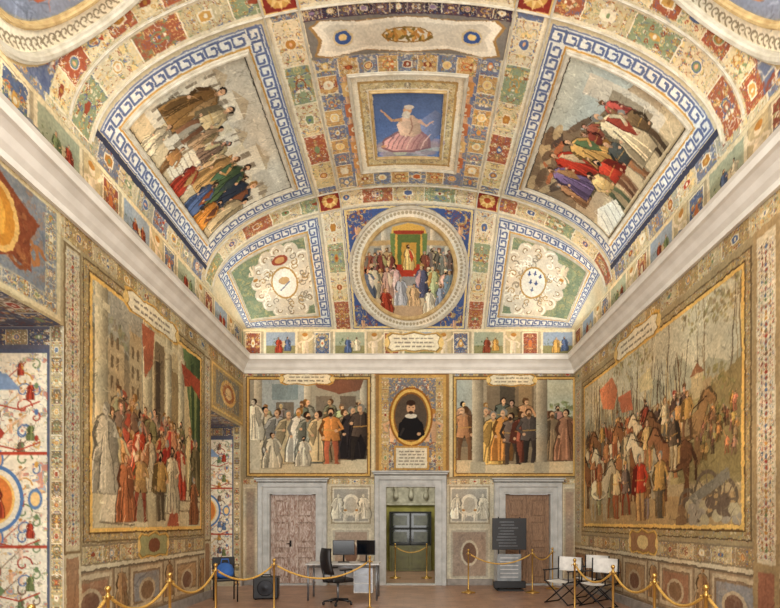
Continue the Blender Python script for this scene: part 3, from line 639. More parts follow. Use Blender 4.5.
LW=Cv(3.5,13,0,HS,90,C(158,146,122))
O1=(4.3,6.28,4.0);O2=(10.9,12.78,3.98)
def bigframe(cv,x0,y0,x1,y1):
    cv.frame(x0-.2,y0-.2,x1+.2,y1+.2,.2,C(166,150,116)); cv.filig(x0-.2,y0-.2,x0,y1+.2,FP,.03,.6);cv.filig(x1,y0-.2,x1+.2,y1+.2,FP,.03,.6);cv.filig(x0-.2,y1,x1+.2,y1+.2,FP,.03,.6);cv.filig(x0-.2,y0-.2,x1+.2,y0,FP,.03,.6)
    cv.frame(x0-.2,y0-.2,x1+.2,y1+.2,.025,C(110,94,74)); cv.frame(x0-.06,y0-.06,x1+.06,y1+.06,.06,C(228,192,122)); cv.frame(x0-.085,y0-.085,x1+.085,y1+.085,.025,C(104,82,56))
def dado(cv,u0,u1,top):
    cv.rect(u0,0,u1,top,C(156,138,118)); x=u0;i=0
    while x<u1:
        w=1.05 if i%2==0 else .42
        if i%2==0:
            cv.rect(x+.04,.25,x+w-.04,top-.12,C(196,184,164)); marble(cv,x+.1,.32,x+w-.1,top-.18,[C(156,122,102),C(146,148,156),C(170,144,116)][(i//2)%3],C(140,122,104))
            cv.ell(x+w/2,top*.5,.26,.2,C(186,174,156));cv.ell(x+w/2,top*.5,.2,.15,[C(124,98,86),C(136,114,94)][(i//2)%2])
        else:
            cv.rect(x,.2,x+w,top,C(180,168,148)); fig(cv,x+w/2,.3,top*.66,C(166,136,104),C(140,108,84),'r',1,C(196,172,142)); cv.frame(x,.2,x+w,top,.03,C(126,110,92))
        x+=w;i+=1
    cv.filig(u0,.2,u1,top-.1,[C(150,130,110),C(196,184,164)],.09,.2,False)
    cv.rect(u0,0,u1,.2,C(134,120,106)); cv.rect(u0,top-.06,u1,top,C(206,198,180)); cv.rect(u0,top-.09,u1,top-.06,C(120,108,94))
def grotesque(cv,x0,y0,x1,y1,base=WHT,k=1.):
    cv.rect(x0,y0,x1,y1,base); m=(x0+x1)/2;w=(x1-x0)/2;y=y0+w*.3
    cols=[C(160,74,60),C(92,114,154),C(190,148,84),C(114,132,98),C(120,100,86)]
    cv.filig(x0,y0,x1,y1,cols+[base],max(.02,w*.08),.5,True,.035)
    i=0
    while y<y1-w*.4:
        c1,c2,c3=R.choice(cols),R.choice(cols),R.choice(cols)
        for s in (1,-1):
            cv.line([(m+s*a,b) for a,b in spiral(m*0+w*.55,y,w*.18,0,1)],w*.03,c1)
            cv.line([(m+s*a,b) for a,b in spiral(w*.78,y+w*.3,w*.12,2,-1)],w*.026,c2)
            cv.line([(m,y-w*.2),(m+s*w*.3,y+w*.1),(m+s*w*.6,y+w*.35)],w*.02,c3)
            cv.ell(m+s*w*.8,y-w*.1,w*.04,w*.06,c2)
            fig(cv,m+s*w*.5,y+w*.1,w*.28,c3,c1,R.choice('rp'),s,C(206,180,160))
        if i%3==0: cv.ell(m,y,w*.18,w*.23,C(104,126,164)); cv.ell(m,y,w*.14,w*.19,C(206,164,128)); fig(cv,m,y-w*.14,w*.3,C(160,84,66))
        elif i%3==1: cv.poly([(m-w*.2,y),(m-w*.08,y-w*.16),(m+w*.08,y-w*.16),(m+w*.2,y),(m+w*.06,y+w*.15),(m-w*.06,y+w*.15)],c2); cv.ell(m,y+w*.25,w*.07,w*.09,c1)
        else: fig(cv,m,y-w*.2,w*.42,c1,c2,'r')
        y+=w*.5;i+=1
def left_paint():
    cv=LW; frieze(cv,3.5,13)
    cv.rect(3.5,0,13,5.5,C(174,162,136))
    dado(cv,6.28,10.9,1.02); dado(cv,3.5,4.3,1.02)
    orn(cv,3.5,5.1,13,5.36,[C(182,174,152),C(160,142,110)],[GOLD,REDB,CREAM,GRN,BLUE],asp=2.2)
    cv.rect(3.5,4.04,6.22,5.36,C(170,168,160)); cv.frame(3.5,4.04,6.22,5.36,.06,C(206,196,170)); orn(cv,3.5,4.12,6.14,4.26,[C(142,146,154)],asp=1.5); orn(cv,5.98,4.2,6.14,5.3,[C(142,146,154)],asp=1.5)
    cv.rect(3.6,4.28,5.96,5.3,C(130,136,148)); cv.filig(3.6,4.28,5.96,5.3,[C(170,166,158),C(110,118,138),C(170,120,86)],.05,.4,False)
    for k in range(10): cv.line(spiral(R.uniform(4.6,5.9),R.uniform(4.4,5.2),.16,R.uniform(0,6),1),.05,R.choice([C(140,90,64),C(170,120,84)]))
    cv.poly([(4.8,4.45),(5.2,4.32),(5.45,4.45),(5.75,4.4),(5.72,4.75),(5.88,5.0),(5.6,5.1),(5.3,5.25),(4.9,5.15),(4.7,4.8)],C(132,78,56)); cv.filig(4.75,4.42,5.75,5.12,[C(110,66,50),C(186,136,92)],.07,.4,False)
    cv.ell(5.25,4.78,.32,.38,C(212,176,116)); cv.ell(5.25,4.78,.26,.32,C(190,136,64)); cv.ell(5.22,4.78,.16,.24,C(212,164,84))
    for a,b in ((6.28,6.62),(10.55,10.88)):
        cv.rect(a,0,b,5.1,C(196,188,168)); grotesque(cv,a+.05,1.3,b-.05,5.0,C(204,198,182)); cv.frame(a,1.2,b,5.06,.035,C(130,114,90)); marble(cv,a+.05,.3,b-.05,1.15,C(160,132,110))
    x0,x1,y0,y1=6.85,10.35,1.52,4.86
    cv.rect(x0-.25,y0-.5,x1+.25,y1+.25,C(160,148,122)); bigframe(cv,x0,y0,x1,y1)
    cv.clip=(x0,y0,x1,y1)
    cv.rect(x0,y0,x1,y1,C(184,172,146)); cv.rect(x0,3.0,x1,y1,C(166,158,140)); 
    cv.poly([(x0,y1),(8.3,y1),(8.2,4.2),(7.6,4.0),(x0,4.2)],C(164,162,154)); cv.poly([(x0,4.2),(7.7,4.1),(7.9,3.4),(x0,3.2)],C(144,132,112)); foliage(cv,7.3,4.15,.45,60,[C(126,122,100),C(110,106,92),C(160,152,130)])
    for bx,bw,bh in ((7.2,.4,4.2),(7.75,.35,4.5)): cv.rect(bx,3.0,bx+bw,bh,C(180,164,136)); [cv.rect(bx+.06+j*.14,3.2+i*.3,bx+.13+j*.14,3.38+i*.3,C(120,104,84)) for i in range(4) for j in range(2)]
    cv.rect(8.35,2.8,9.9,y1,C(198,182,150)); cv.rect(8.5,3.0,8.85,4.5,C(132,116,94)); cv.ell(8.675,4.5,.175,.2,C(132,116,94)); cv.rect(8.55,3.2,8.7,4.3,C(84,72,60))
    cv.rect(8.35,4.62,10.35,4.74,C(214,202,174)); cv.rect(9.0,2.8,9.45,4.3,C(154,134,102)); 
    for x,w in ((7.05,.15),(8.28,.14),(9.0,.11),(9.5,.12)): cv.rect(x-w,2.3,x+w,y1,C(190,180,156),1,.3); cv.rect(x-w*1.3,4.55,x+w*1.3,4.66,C(206,196,172)); cv.rect(x-w*1.3,2.3,x+w*1.3,2.42,C(196,186,166))
    cv.poly([(9.55,y1),(10.35,y1),(10.35,3.0),(10.15,2.7),(9.95,3.3),(9.75,4.1)],C(92,110,78),1,.3); cv.poly([(9.8,4.4),(10.2,4.5),(10.15,3.2),(10.0,3.1)],C(130,142,98)); cv.poly([(9.9,4.7),(10.05,4.7),(10.08,2.9),(9.98,2.9)],C(66,84,60))
    cv.poly([(9.5,4.55),(10.35,4.45),(10.35,4.05),(9.95,4.25),(9.65,4.15)],C(160,84,64))
    cv.poly([(8.1,4.75),(8.5,4.75),(8.45,4.2),(8.2,3.9)],C(164,96,72),.9)
    crowd(cv,7.3,9.6,2.6,.9,11,[C(160,84,70),C(190,172,146),C(136,112,92),C(200,188,166)],'r',.05)
    crowd(cv,7.2,9.7,2.35,1.0,11,[C(168,76,60),C(212,198,172),C(120,100,84),C(188,158,118),C(144,140,126),C(200,130,104)],'r',.06)
    crowd(cv,7.4,9.1,2.1,1.05,6,[C(178,72,56),C(218,206,180),C(196,122,96),C(186,154,110)],'r',.06)
    cv.poly([(8.6,y0),(x1,y0),(x1,2.2),(9.3,2.2),(9.3,2.0),(9.0,2.0),(9.0,1.8),(8.6,1.8)],C(204,192,166)); 
    for k in range(3): cv.line([(8.6+.3*k,1.8+.2*k),(x1,1.8+.2*k)],.03,C(146,132,112))
    fig(cv,9.85,2.2,1.25,C(214,196,156),C(168,72,56)); fig(cv,9.45,2.0,1.1,C(178,80,60),C(216,202,178)); fig(cv,10.15,2.1,1.15,C(128,116,86))
    fig(cv,9.1,1.75,1.2,C(216,204,180)); fig(cv,8.7,1.62,1.2,C(184,150,96),C(104,90,74),'g')
    cv.poly([(x0,y0),(8.3,y0),(8.1,1.95),(7.5,2.1),(x0,2.2)],C(200,190,166)); cv.poly([(7.0,1.6),(7.9,1.55),(7.8,1.95),(7.1,2.05)],C(218,208,188)); cv.line([(7.0,1.6),(7.9,1.55)],.03,C(140,130,112))
    fig(cv,7.15,2.0,1.3,C(186,180,166),None,'r',1,C(192,186,174),C(180,174,160)); fig(cv,8.05,1.6,1.15,C(172,140,98),C(154,84,66),'g'); fig(cv,10.05,1.55,.95,C(158,108,76),C(110,84,66))
    fig(cv,7.65,1.6,1.05,C(168,112,80)); cv.poly([(8.95,y0),(9.4,y0),(9.35,1.75),(9.05,1.75)],C(168,84,62),.8)
    cv.strokes(x0,y0,x1,y1,1600,.26,.8)
    cv.clip=None
    cv.rect(6.62,1.02,10.55,1.3,C(140,128,110)); orn(cv,6.65,1.05,10.5,1.27,[C(184,172,146),C(156,138,112)],asp=2); cart(cv,8.5,1.22,.9,.34,C(160,160,124),C(210,176,108),0); cv.ell(8.5,1.22,.2,.12,C(130,90,70))
    cart(cv,8.5,4.98,1.6,.3,C(230,222,204),C(212,172,100),2)
    cv.rect(10.9,4.02,13,5.1,C(170,152,118)); cv.frame(10.95,4.06,12.95,5.06,.05,C(212,188,132)); cv.rect(11.2,4.2,12.7,4.95,C(134,134,128)); cv.ell(11.95,4.58,.5,.3,C(206,176,120)); cv.ell(11.95,4.58,.38,.22,C(154,104,76)); cv.ell(11.95,4.58,.2,.14,C(214,196,160)); cv.filig(11,4.1,12.9,5,FP,.05,.5)
    cv.rect(12.78,0,13,4.02,C(190,180,158))
    cv.warp(.005,.06);cv.age(.16,.08,.0,(1,.965,.88),.94)
left_paint()
wallgrid('wall_left',LW,lambda u,v:np.stack([np.full_like(u,XL),u,v],-1),[(O1[0],O1[1],-1,O1[2]),(O2[0],O2[1],-1,O2[2])],False,pre=-4.)
def reveal(o,i):
    dp=1.7
    cv=Cv(0,dp,0,o[2],90,WHT)
    b0=C(216,210,196)
    cv.rect(0,0,dp,o[2],C(170,160,140)); orn(cv,.03,0,.15,o[2],[C(120,108,86),C(170,158,128)],asp=1.6); orn(cv,1.55,0,1.67,o[2],[C(120,108,86),C(170,158,128)],asp=1.6)
    cv.rect(.17,o[2]-.5,1.53,o[2],C(96,96,110)); orn(cv,.17,o[2]-.22,1.53,o[2]-.04,[C(84,84,100),C(140,124,100)],asp=1.6)
    cv.rect(.17,.2,1.53,o[2]-.28,C(90,96,116)); grotesque(cv,.205,.24,1.495,o[2]-.33,b0)
    rd=C(166,74,56)
    for hy in (.7,1.35,2.55,3.05):
        cv.rect(.82,hy-.05,.88,hy+.3,C(190,150,90))
        for s in (1,-1):
            cv.line([(.85,hy),(.85+s*.3,hy-.07),(.85+s*.56,hy+.03)],.018,rd); cv.line([(.85+s*p,hy+t) for p,t in spiral(.36,.16,.11,0,1)],.016,C(96,120,160)); fig(cv,.85+s*.44,hy+.05,.22,R.choice([rd,C(100,120,156),C(120,130,90)])); fig(cv,.85+s*.2,hy+.14,.18,rd,None,'p',s)
    cv.poly([(.52,3.22),(1.18,3.22),(1.0,3.42),(.7,3.42)],C(130,152,186)); cv.rect(.205,2.42,1.495,2.46,rd); cv.rect(.205,1.28,1.495,1.31,rd)
    cv.ell(.85,1.88,.36,.42,b0); cv.ring(.85,1.88,.36,.42,.045,C(90,122,170)); cv.ell(.85,1.88,.25,.31,C(206,130,74)); cv.ring(.85,1.88,.25,.31,.03,C(226,190,120)); fig(cv,.85,1.65,.46,C(176,84,58),C(196,150,96))
    for s in (1,-1): cv.ell(.85+s*.5,1.88,.09,.13,C(100,128,168)); cv.ell(.85+s*.5,1.88,.06,.09,C(220,190,140))
    cv.warp(.003,.05);cv.age(.1,.06,.0)
    us=np.linspace(0,dp,cv.W);vs=np.linspace(0,o[2],cv.H);gu,gv=np.meshgrid(us,vs)
    a=gridmesh('far_jamb',np.stack([XL-gu,np.full_like(gu,o[1]),gv],-1),cv.a)
    b=gridmesh('near_jamb',np.stack([XL-gu,np.full_like(gu,o[0]),gv],-1),cv.a)
    c2=Cv(0,dp,o[0],o[1],60,C(90,88,100)); orn(c2,0,o[0],.3,o[1],[C(96,100,118),C(130,114,96)],asp=1.3)
    c2.filig(.3,o[0],dp,o[1],[GOLD,CREAM,C(130,144,156),REDB],.06,.7,False)
    us=np.linspace(0,dp,c2.W);vs=np.linspace(o[0],o[1],c2.H);gu,gv=np.meshgrid(us,vs)
    c=gridmesh('soffit',np.stack([XL-gu,gv,np.full_like(gu,o[2])],-1),c2.a)
    e=bpy.data.objects.new('window_%d'%i,None);scn.collection.objects.link(e)
    m=MB();wm=mat('window_frame_wood',C(150,120,88),.6)
    y0,y1=o[0],o[1];x=XL-dp+.04
    for yy in (y0+.05,(y0+y1)/2,y1-.05): m.box((x,yy,o[2]/2),(.07,.09,o[2]-.02),wm)
    for zz in (.06,1.0,2.0,3.0,o[2]-.06): m.box((x,(y0+y1)/2,zz),(.06,y1-y0-.02,.08),wm)
    w=m.build('sash')
    for k in (a,b,c,w): k.parent=e
reveal(O1,1);reveal(O2,2)
RW=Cv(-13,-3.5,0,HS,90,C(158,146,122))
def right_paint():
    cv=RW; frieze(cv,-13,-3.5); cv.rect(-13,0,-3.5,5.5,C(182,168,140)); dado(cv,-13,-3.5,1.02)
    orn(cv,-13,5.1,-3.5,5.36,[C(188,180,156),C(168,148,114)],[GOLD,REDB,CREAM,GRN,BLUE],asp=2.2)
    x0,x1,y0,y1=-12.26,-6.45,1.56,4.78
    cv.rect(x0-.3,y0-.5,x1+.3,y1+.3,C(166,152,124)); bigframe(cv,x0,y0,x1,y1)
    cv.rect(-12.98,1.1,-12.5,5.06,C(190,182,164)); grotesque(cv,-12.9,1.3,-12.58,5.0,C(206,198,180))
    cv.clip=(x0,y0,x1,y1)
    cv.rect(x0,y0,x1,y1,C(180,164,134)); cv.rect(x0,3.6,x1,y1,C(204,198,178)); cv.rect(x0,y0,x1,2.0,C(176,152,116))
    for k in range(8):
        a=x0+.3+k*.8; cv.poly([(a-.6,3.6),(a,3.95+R.uniform(-.1,.3)),(a+.7,3.6)],C(172,170,152))
    for k in range(12): foliage(cv,R.uniform(x0,x1),R.uniform(4.3,4.85),.3,24,[C(158,144,106),C(172,156,114),C(140,130,98)])
    for k in range(18):
        a=R.uniform(x0+.2,x1); b=R.uniform(3.0,3.4); P=[(a,b)];t=a
        for j in range(6): t+=R.uniform(-.06,.06);P.append((t,b+.33*(j+1)))
        cv.line(P,R.uniform(.02,.05),R.choice([C(132,112,84),C(150,130,100),C(116,100,80)]),.85,True)
    cv.poly([(-8.3,3.3),(-7.9,3.55),(-7.2,3.45),(x1,3.7),(x1,2.1),(-8.2,2.2)],C(164,150,112),1,.1); cv.poly([(-7.8,2.7),(-7.2,2.9),(x1,2.75),(x1,2.2),(-8,2.2)],C(144,132,96))
    foliage(cv,-7.0,3.45,.4,50,[C(136,128,90),C(156,146,104)])
    cv.rect(-7.6,3.4,-7.3,3.75,C(190,172,138)); cv.rect(-7.3,3.4,-7.1,3.62,C(176,156,124)); cv.poly([(-7.65,3.75),(-7.25,3.75),(-7.45,3.92)],C(150,110,84))
    for k in range(60): fig(cv,R.uniform(-8.2,x1),R.uniform(2.4,3.1),.26,jit(C(166,132,98),.3),None,'g')
    pal=[C(178,116,84),C(204,170,120),C(132,100,76),C(212,192,158),C(140,130,114),C(160,82,64),C(106,92,78),C(188,150,94),C(198,142,100)]
    for k in range(80):
        a=R.uniform(x0+.3,-7.8); cv.line([(a,2.9),(a+R.uniform(-.3,.3),R.uniform(3.8,4.4))],.018,R.choice([C(110,86,62),C(90,74,60),C(206,186,146)]))
    cv.poly([(-11.3,4.5),(-10.6,4.6),(-10.3,4.25),(-10.5,3.9),(-11.1,4.05)],C(208,140,108),1,.15); cv.poly([(-10.3,4.1),(-9.7,4.1),(-9.6,3.7),(-10.1,3.75)],C(198,126,98)); cv.poly([(-9.4,4.2),(-8.9,4.3),(-8.8,3.9),(-9.3,3.95)],C(212,200,164)); cv.line([(-11.3,2.8),(-11.3,4.6)],.03,DBRN)
    crowd(cv,x0+.1,-7.6,2.95,.7,28,pal,'g',.1)
    def horse(hx,hy,c,s=1,m=1):
        Q=lambda P:[(hx+m*s*a,hy+s*b) for a,b in P]
        H_=[(-.45,.75),(-.3,.83),(.1,.8),(.35,.9),(.5,1.12),(.62,1.15),(.82,.95),(.78,.86),(.6,.92),(.5,.7),(.35,.48),(0,.42),(-.3,.45),(-.48,.55)]
        cv.poly(Q([(a*1.05,.7+(b-.7)*1.08) for a,b in H_]),sc(c,.35),.7)
        for l in (-.38,-.24,.22,.36): a=R.uniform(-.1,.14);cv.line(Q([(l,.55),(l+a,.28),(l+a*.3,0)]),.085*s,sc(c,.8))
        cv.poly(Q(H_),c,1,.2); cv.poly(Q([(-.4,.55),(0,.46),(.34,.52),(.2,.6),(-.2,.6)]),sc(c,.72),.8)
        cv.line(Q([(-.46,.7),(-.58,.5),(-.56,.25)]),.07*s,sc(c,.6)); cv.line(Q([(.3,.9),(.5,1.14)]),.06*s,sc(c,.6)); cv.line(Q([(.6,1.05),(.1,.9)]),.02,DBRN)
        cv.poly(Q([(-.18,.86),(.12,.84),(.14,.5),(-.16,.52)]),R.choice(pal))
        fig(cv,hx,hy+.45*s,.85*s,R.choice(pal),R.choice(pal),'g',m)
    for k,c in enumerate((C(204,190,164),C(134,100,74),C(214,202,176),C(144,104,74),C(200,188,164),C(120,88,64),C(176,140,100))): horse(-11.8+k*.68,2.5+R.uniform(-.08,.12),c,.9,R.choice([1,-1]))
    crowd(cv,x0+.2,-7.8,2.2,.85,8,pal,'g',.1)
    for hx,c in ((-11.7,C(128,94,68)),(-10.9,C(212,198,170)),(-9.9,C(150,108,76)),(-9.0,C(206,194,170)),(-8.1,C(140,100,72))): horse(hx,1.95+R.uniform(-.06,.06),c,1.1,R.choice([1,-1]))
    crowd(cv,x0+.2,-8.0,1.7,1.0,5,pal,'g',.06)
    fig(cv,-9.3,1.62,1.25,C(194,80,58),C(214,176,124),'g'); fig(cv,-10.4,1.66,1.2,C(218,198,160),C(166,104,72),'g'); horse(-11.3,1.62,C(222,210,184),1.1,1); fig(cv,-8.6,1.66,1.15,C(186,152,98),C(112,102,88),'g')
    for wx,wy,r in ((-7.2,2.0,.34),(-6.8,1.9,.3),(-7.7,1.85,.26)):
        cv.ring(wx,wy,r,r,.06,C(112,100,86))
        for k in range(8): cv.line([(wx,wy),(wx+r*math.cos(k*.785),wy+r*math.sin(k*.785))],.03,C(122,108,92))
    cv.line([(-7.9,1.8),(-6.7,2.25)],.16,C(136,132,122)); 
    for k in range(30): cv.ell(R.uniform(-8,-6.5),R.uniform(1.6,1.9),.12,.09,R.choice([C(164,156,144),C(140,114,88),C(182,172,146),C(114,100,88)]))
    cv.strokes(x0,y0,x1,y1,2200,.24,.9)
    cv.clip=None
    cart(cv,-9.5,5.0,1.7,.34,C(230,222,204),C(212,172,100),2)
    cv.rect(-12.5,1.02,-6.2,1.3,C(140,128,110)); orn(cv,-12.5,1.05,-6.2,1.27,[C(190,176,146),C(156,138,114)],asp=2); cart(cv,-9.2,1.24,1.0,.36,C(160,126,98),C(214,180,110),0); cv.ell(-9.2,1.24,.22,.13,C(214,196,150))
    cv.rect(-6.22,0,-5.78,5.1,C(166,148,118)); cv.rect(-6.16,1.1,-5.84,5.0,C(206,198,180)); grotesque(cv,-6.14,1.15,-5.86,4.9,C(218,212,198)); marble(cv,-6.14,.3,-5.86,1.0,C(160,116,98))
    for k in range(20):
        a=-5.75+k*.115; cv.rect(a,0.2,a+.07,5.1,[C(184,170,144),C(198,188,166),C(166,148,122)][k%3],1,.1)
    marble(cv,-5.4,1.5,-4.2,4.2,C(186,168,130),C(140,120,94),14)
    cv.warp(.005,.06);cv.age(.16,.08,.0,(1,.965,.885),.95)
right_paint()
wallgrid('wall_right',RW,lambda u,v:np.stack([np.full_like(u,XR),-u,v],-1),[],False,post=4.)
# ================================================================= FLOOR
def floormat():
    m=bpy.data.materials.new('terracotta_floor');m.use_nodes=True;nt=m.node_tree;b=nt.nodes['Principled BSDF']
    tc=nt.nodes.new('ShaderNodeTexCoord');br=nt.nodes.new('ShaderNodeTexBrick');nt.links.new(tc.outputs['Object'],br.inputs[0])
    br.inputs['Color1'].default_value=(.4,.24,.16,1);br.inputs['Color2'].default_value=(.31,.18,.12,1);br.inputs['Mortar'].default_value=(.24,.16,.11,1)
    br.inputs['Scale'].default_value=1.;br.inputs['Brick Width'].default_value=.3;br.inputs['Row Height'].default_value=.15;br.inputs['Mortar Size'].default_value=.006
    no=nt.nodes.new('ShaderNodeTexNoise');no.inputs['Scale'].default_value=2.5;mx=nt.nodes.new('ShaderNodeMix');mx.data_type='RGBA';mx.blend_type='OVERLAY';mx.inputs[0].default_value=.4
    nt.links.new(tc.outputs['Object'],no.inputs[0]);nt.links.new(br.outputs[0],mx.inputs[6]);nt.links.new(no.outputs[0],mx.inputs[7]);nt.links.new(mx.outputs[2],b.inputs['Base Color']);b.inputs['Roughness'].default_value=.38
    return m
fm=floormat()
m=MB();m.box((-.5,6.75,-.05),(13,21.5,.1),fm);m.build('floor')
# ================================================================= CORNICE
travert=mat('travertine',C(236,232,222),.6,0,C(216,211,200),3)
prof=[(0,5.36),(.05,5.36),(.05,5.44),(.1,5.5),(.14,5.58),(.2,5.64),(.24,5.66),(.24,5.76),(.27,5.79),(0,5.8)]
V=[];Fc=[];k=len(prof)
for c in range(4):
    for p,h in prof:
        x=XL+p if c<2 else XR-p; y=-4 if c in(0,3) else D-p; V.append((x,y,h))
for c in range(3):
    for t in range(k-1): Fc.append([c*k+t,c*k+t+1,(c+1)*k+t+1,(c+1)*k+t])
m=MB();m.add(V,Fc,travert)
m.build('trim_1')
gs_=mat('peperino_stone',C(160,152,144),.6,0,C(130,124,116),7)
m=MB()
for a,b in ((XL,-3.9),(-2.06,-.92),(.92,2.06),(3.86,XR)): m.box(((a+b)/2,D-.02,.08),(b-a-.005,.04,.16),gs_)
m.build('baseboard_back')
m=MB();m.box((XR-.02,4.4,.08),(.04,16.6,.16),gs_);m.build('baseboard_right')
m=MB()
for a,b in ((-4,O1[0]),(O1[1],O2[0]),(O2[1],12.95)): m.box((XL+.02,(a+b)/2,.08),(.04,b-a-.01,.16),gs_)
m.build('baseboard_left')
# ================================================================= DOOR FRAMES + DOORS
dstone=mat('door_surround_stone',C(196,197,193),.6,0,C(170,171,167),6)
def surround(x0,x1,h,name):
    m=MB();pr=[(0,.2),(0,-.05),(.05,-.05),(.05,-.075),(.16,-.075),(.18,-.11),(.27,-.12),(.29,-.09),(.29,0)]
    V=[];Fc=[];k=len(pr)
    for c in range(4):
        for o,p in pr:
            x=x0-o if c<2 else x1+o; z=0 if c in(0,3) else h+o; V.append((x,D+p,z))
    for c in range(3):
        for t in range(k-1): Fc.append([c*k+t,c*k+t+1,(c+1)*k+t+1,(c+1)*k+t])
    m.add(V,Fc,dstone)
    xm=(x0+x1)/2;w=x1-x0
    m.box((xm,D-.08,h+.33),(w+.62,.16,.05),dstone,None,.01);m.box((xm,D-.1,h+.375),(w+.7,.2,.035),dstone,None,.01)
    m.box((xm,D+.1,.01),(w,.3,.02),dstone)
    m.build(name)
surround(*DR[0],'trim_2');surround(*DR[1],'trim_3');surround(*DR[2],'trim_4')
wd2=mat('walnut_panel',C(160,126,96),.55,0,C(108,80,58),5,'wood',0,(9,9,1.2));iron=mat('iron_hardware',C(50,46,44),.4,.8)
def door(x0,x1,h,name,wa,wb):
    m=MB();w=(x1-x0)/2;y=D+.12
    for s in (0,1):
        a=x0+s*w+.006;b=x0+(s+1)*w-.006;c=(a+b)/2
        m.box((c,y,h/2+.01),(b-a,.04,h-.04),wb)
        for xx in (a+.05,b-.05): m.box((xx,y-.03,h/2+.01),(.1,.03,h-.04),wa,None,.004)
        for zz in (.1,.75,1.0,1.65,h-.1): m.box((c,y-.031,zz+.01),(b-a-.2,.03,.12),wa,None,.004)
        for z0,z1 in ((.18,.67),(1.08,1.57),(1.73,h-.18)): m.box((c,y-.028,(z0+z1)/2+.01),(b-a-.28,.025,z1-z0-.06),wa,None,.01)
    xm=(x0+x1)/2
    m.box((xm,y-.05,h/2),(.05,.03,h-.06),wa,None,.006)
    m.box((xm-.08,y-.055,1.05),(.05,.015,.16),iron);m.tube([(xm-.08,y-.06,1.05),(xm-.08,y-.1,1.05),(xm-.17,y-.1,1.05)],.01,iron)
    m.build(name)
door(*DR[0],'door_1',mat('pale_wood_rail',C(206,190,178),.6,0,C(128,92,72),3,'wood',0,(6,6,2)),mat('pale_wood',C(196,176,160),.6,0,C(110,80,62),3,'wood',0,(6,6,2)));door(*DR[2],'door_2',wd2,wd2)
# ---- room beyond central doorway
olive=mat('olive_plaster',C(172,164,92),.8,0,C(136,130,66),3);dk=mat('dark_cabinet',C(36,36,30),.5);dkg=mat('shelf_contents',C(96,90,60),.6,0,C(50,60,44),14);pale=mat('pale_relief',C(206,202,186),.8,0,C(160,156,140),7)
olv=mat('olive_cabinet',C(104,100,50),.4,0,C(84,80,40),5);glassd=mat('cabinet_glass',C(44,48,40),.08)
y0,y1=D+.22,17.2
m=MB();m.box((-2.5,(y0+y1)/2,1.8),(.1,y1-y0,3.6),olive);m.box((2.5,(y0+y1)/2,1.8),(.1,y1-y0,3.6),olive);m.box((0,y1,1.8),(5.1,.1,3.6),olive);m.box((0,(y0+y1)/2,3.65),(5.1,y1-y0,.1),olive)
m.box((-1.65,y0,1.8),(1.7,.04,3.6),olive);m.box((1.65,y0,1.8),(1.7,.04,3.6),olive)
m.box((0,y1-.07,2.8),(4.9,.04,1.1),pale);m.box((0,y1-.1,2.2),(4.9,.1,.08),pale,None,.01)
for k in range(-4,5): m.lathe((k*.5,y1-.16,2.35),[(0,0),(.07,.02),(.1,.15),(.05,.3),(.09,.4),(.04,.52),(0,.55)],pale,10)
m.build('wall_adjoining_room')
m=MB()
m.box((-.02,16.8,.42),(1.36,.42,.84),olv,None,.01)
for xx in (-.35,.31): m.box((xx,16.58,.44),(.56,.02,.68),olv,None,.008)
for xx in (-.68,-.02,.64): m.box((xx,16.8,1.38),(.04,.42,1.06),dk)
m.box((-.02,17.0,1.38),(1.32,.02,1.06),dk)
for zz in (.86,1.38,1.92): m.box((-.02,16.8,zz),(1.36,.42,.04),dk)
for xx in (-.35,.31):
    for zz in (1.12,1.65): m.box((xx,16.6,zz),(.6,.01,.46),glassd); m.box((xx,16.592,zz),(.44,.006,.32),mat('display_panel',C(92,94,72),.3,0,C(60,62,46),9))
m.build('display_cabinet')
# ================================================================= FURNITURE
brass=mat('brass',C(206,168,96),.28,.85,C(180,140,74));ropem=mat('gold_rope',C(220,178,92),.7,0,C(176,130,58),60);black=mat('black_plastic',C(30,30,33),.45);blackm=mat('black_metal',C(40,40,44),.4,.5)
white=mat('white_canvas',C(240,238,232),.8);greym=mat('grey_metal',C(150,152,156),.35,.7);bluef=mat('blue_fabric',C(60,110,190),.8);screen=mat('screen_glass',C(20,24,30),.12);whitel=mat('white_laminate',C(214,214,212),.4)
def chain(pts):
    e=bpy.data.objects.new('rope_barrier',None);scn.collection.objects.link(e)
    for i,p in enumerate(pts):
        m=MB();m.lathe((0,0,0),[(.0,0),(.16,0),(.165,.012),(.15,.025),(.07,.04),(.03,.06),(.017,.09),(.017,.86),(.026,.87),(.026,.9),(.017,.91),(.017,.935),(.026,.945),(.03,.965),(.022,.985),(0,.992)],brass,20)
        for a in range(4): m.tube([(.02*math.cos(a*1.57),.02*math.sin(a*1.57),.885),(.05*math.cos(a*1.57),.05*math.sin(a*1.57),.885),(.05*math.cos(a*1.57),.05*math.sin(a*1.57),.86)],.006,brass,6)
        m.build('post_%d'%i,(p[0],p[1],0)).parent=e
        if i:
            a,b=pts[i-1],p;m=MB();L=math.hypot(b[0]-a[0],b[1]-a[1]);dx,dy=(b[0]-a[0])/L,(b[1]-a[1])/L;P=[]
            for j in range(25):
                t=j/24;d=.055+t*(L-.11);P.append((a[0]+dx*d,a[1]+dy*d,.86-.2*L*.8*4*t*(1-t)*.9))
            m.tube(P,.016,ropem,8);m.build('rope_%d'%i).parent=e
chain([(-2.82,3.8),(-2.9,4.9),(-2.92,6.2),(-2.9,7.6),(-2.3,8.6),(-.75,9.3)])
chain([(1.3,11.6),(2.75,11.6),(3.4,12.3)])
chain([(2.85,3.9),(2.88,5.0),(2.9,6.1),(2.88,7.3),(2.75,8.6)])
chain([(-.45,14.6),(.45,14.6)])
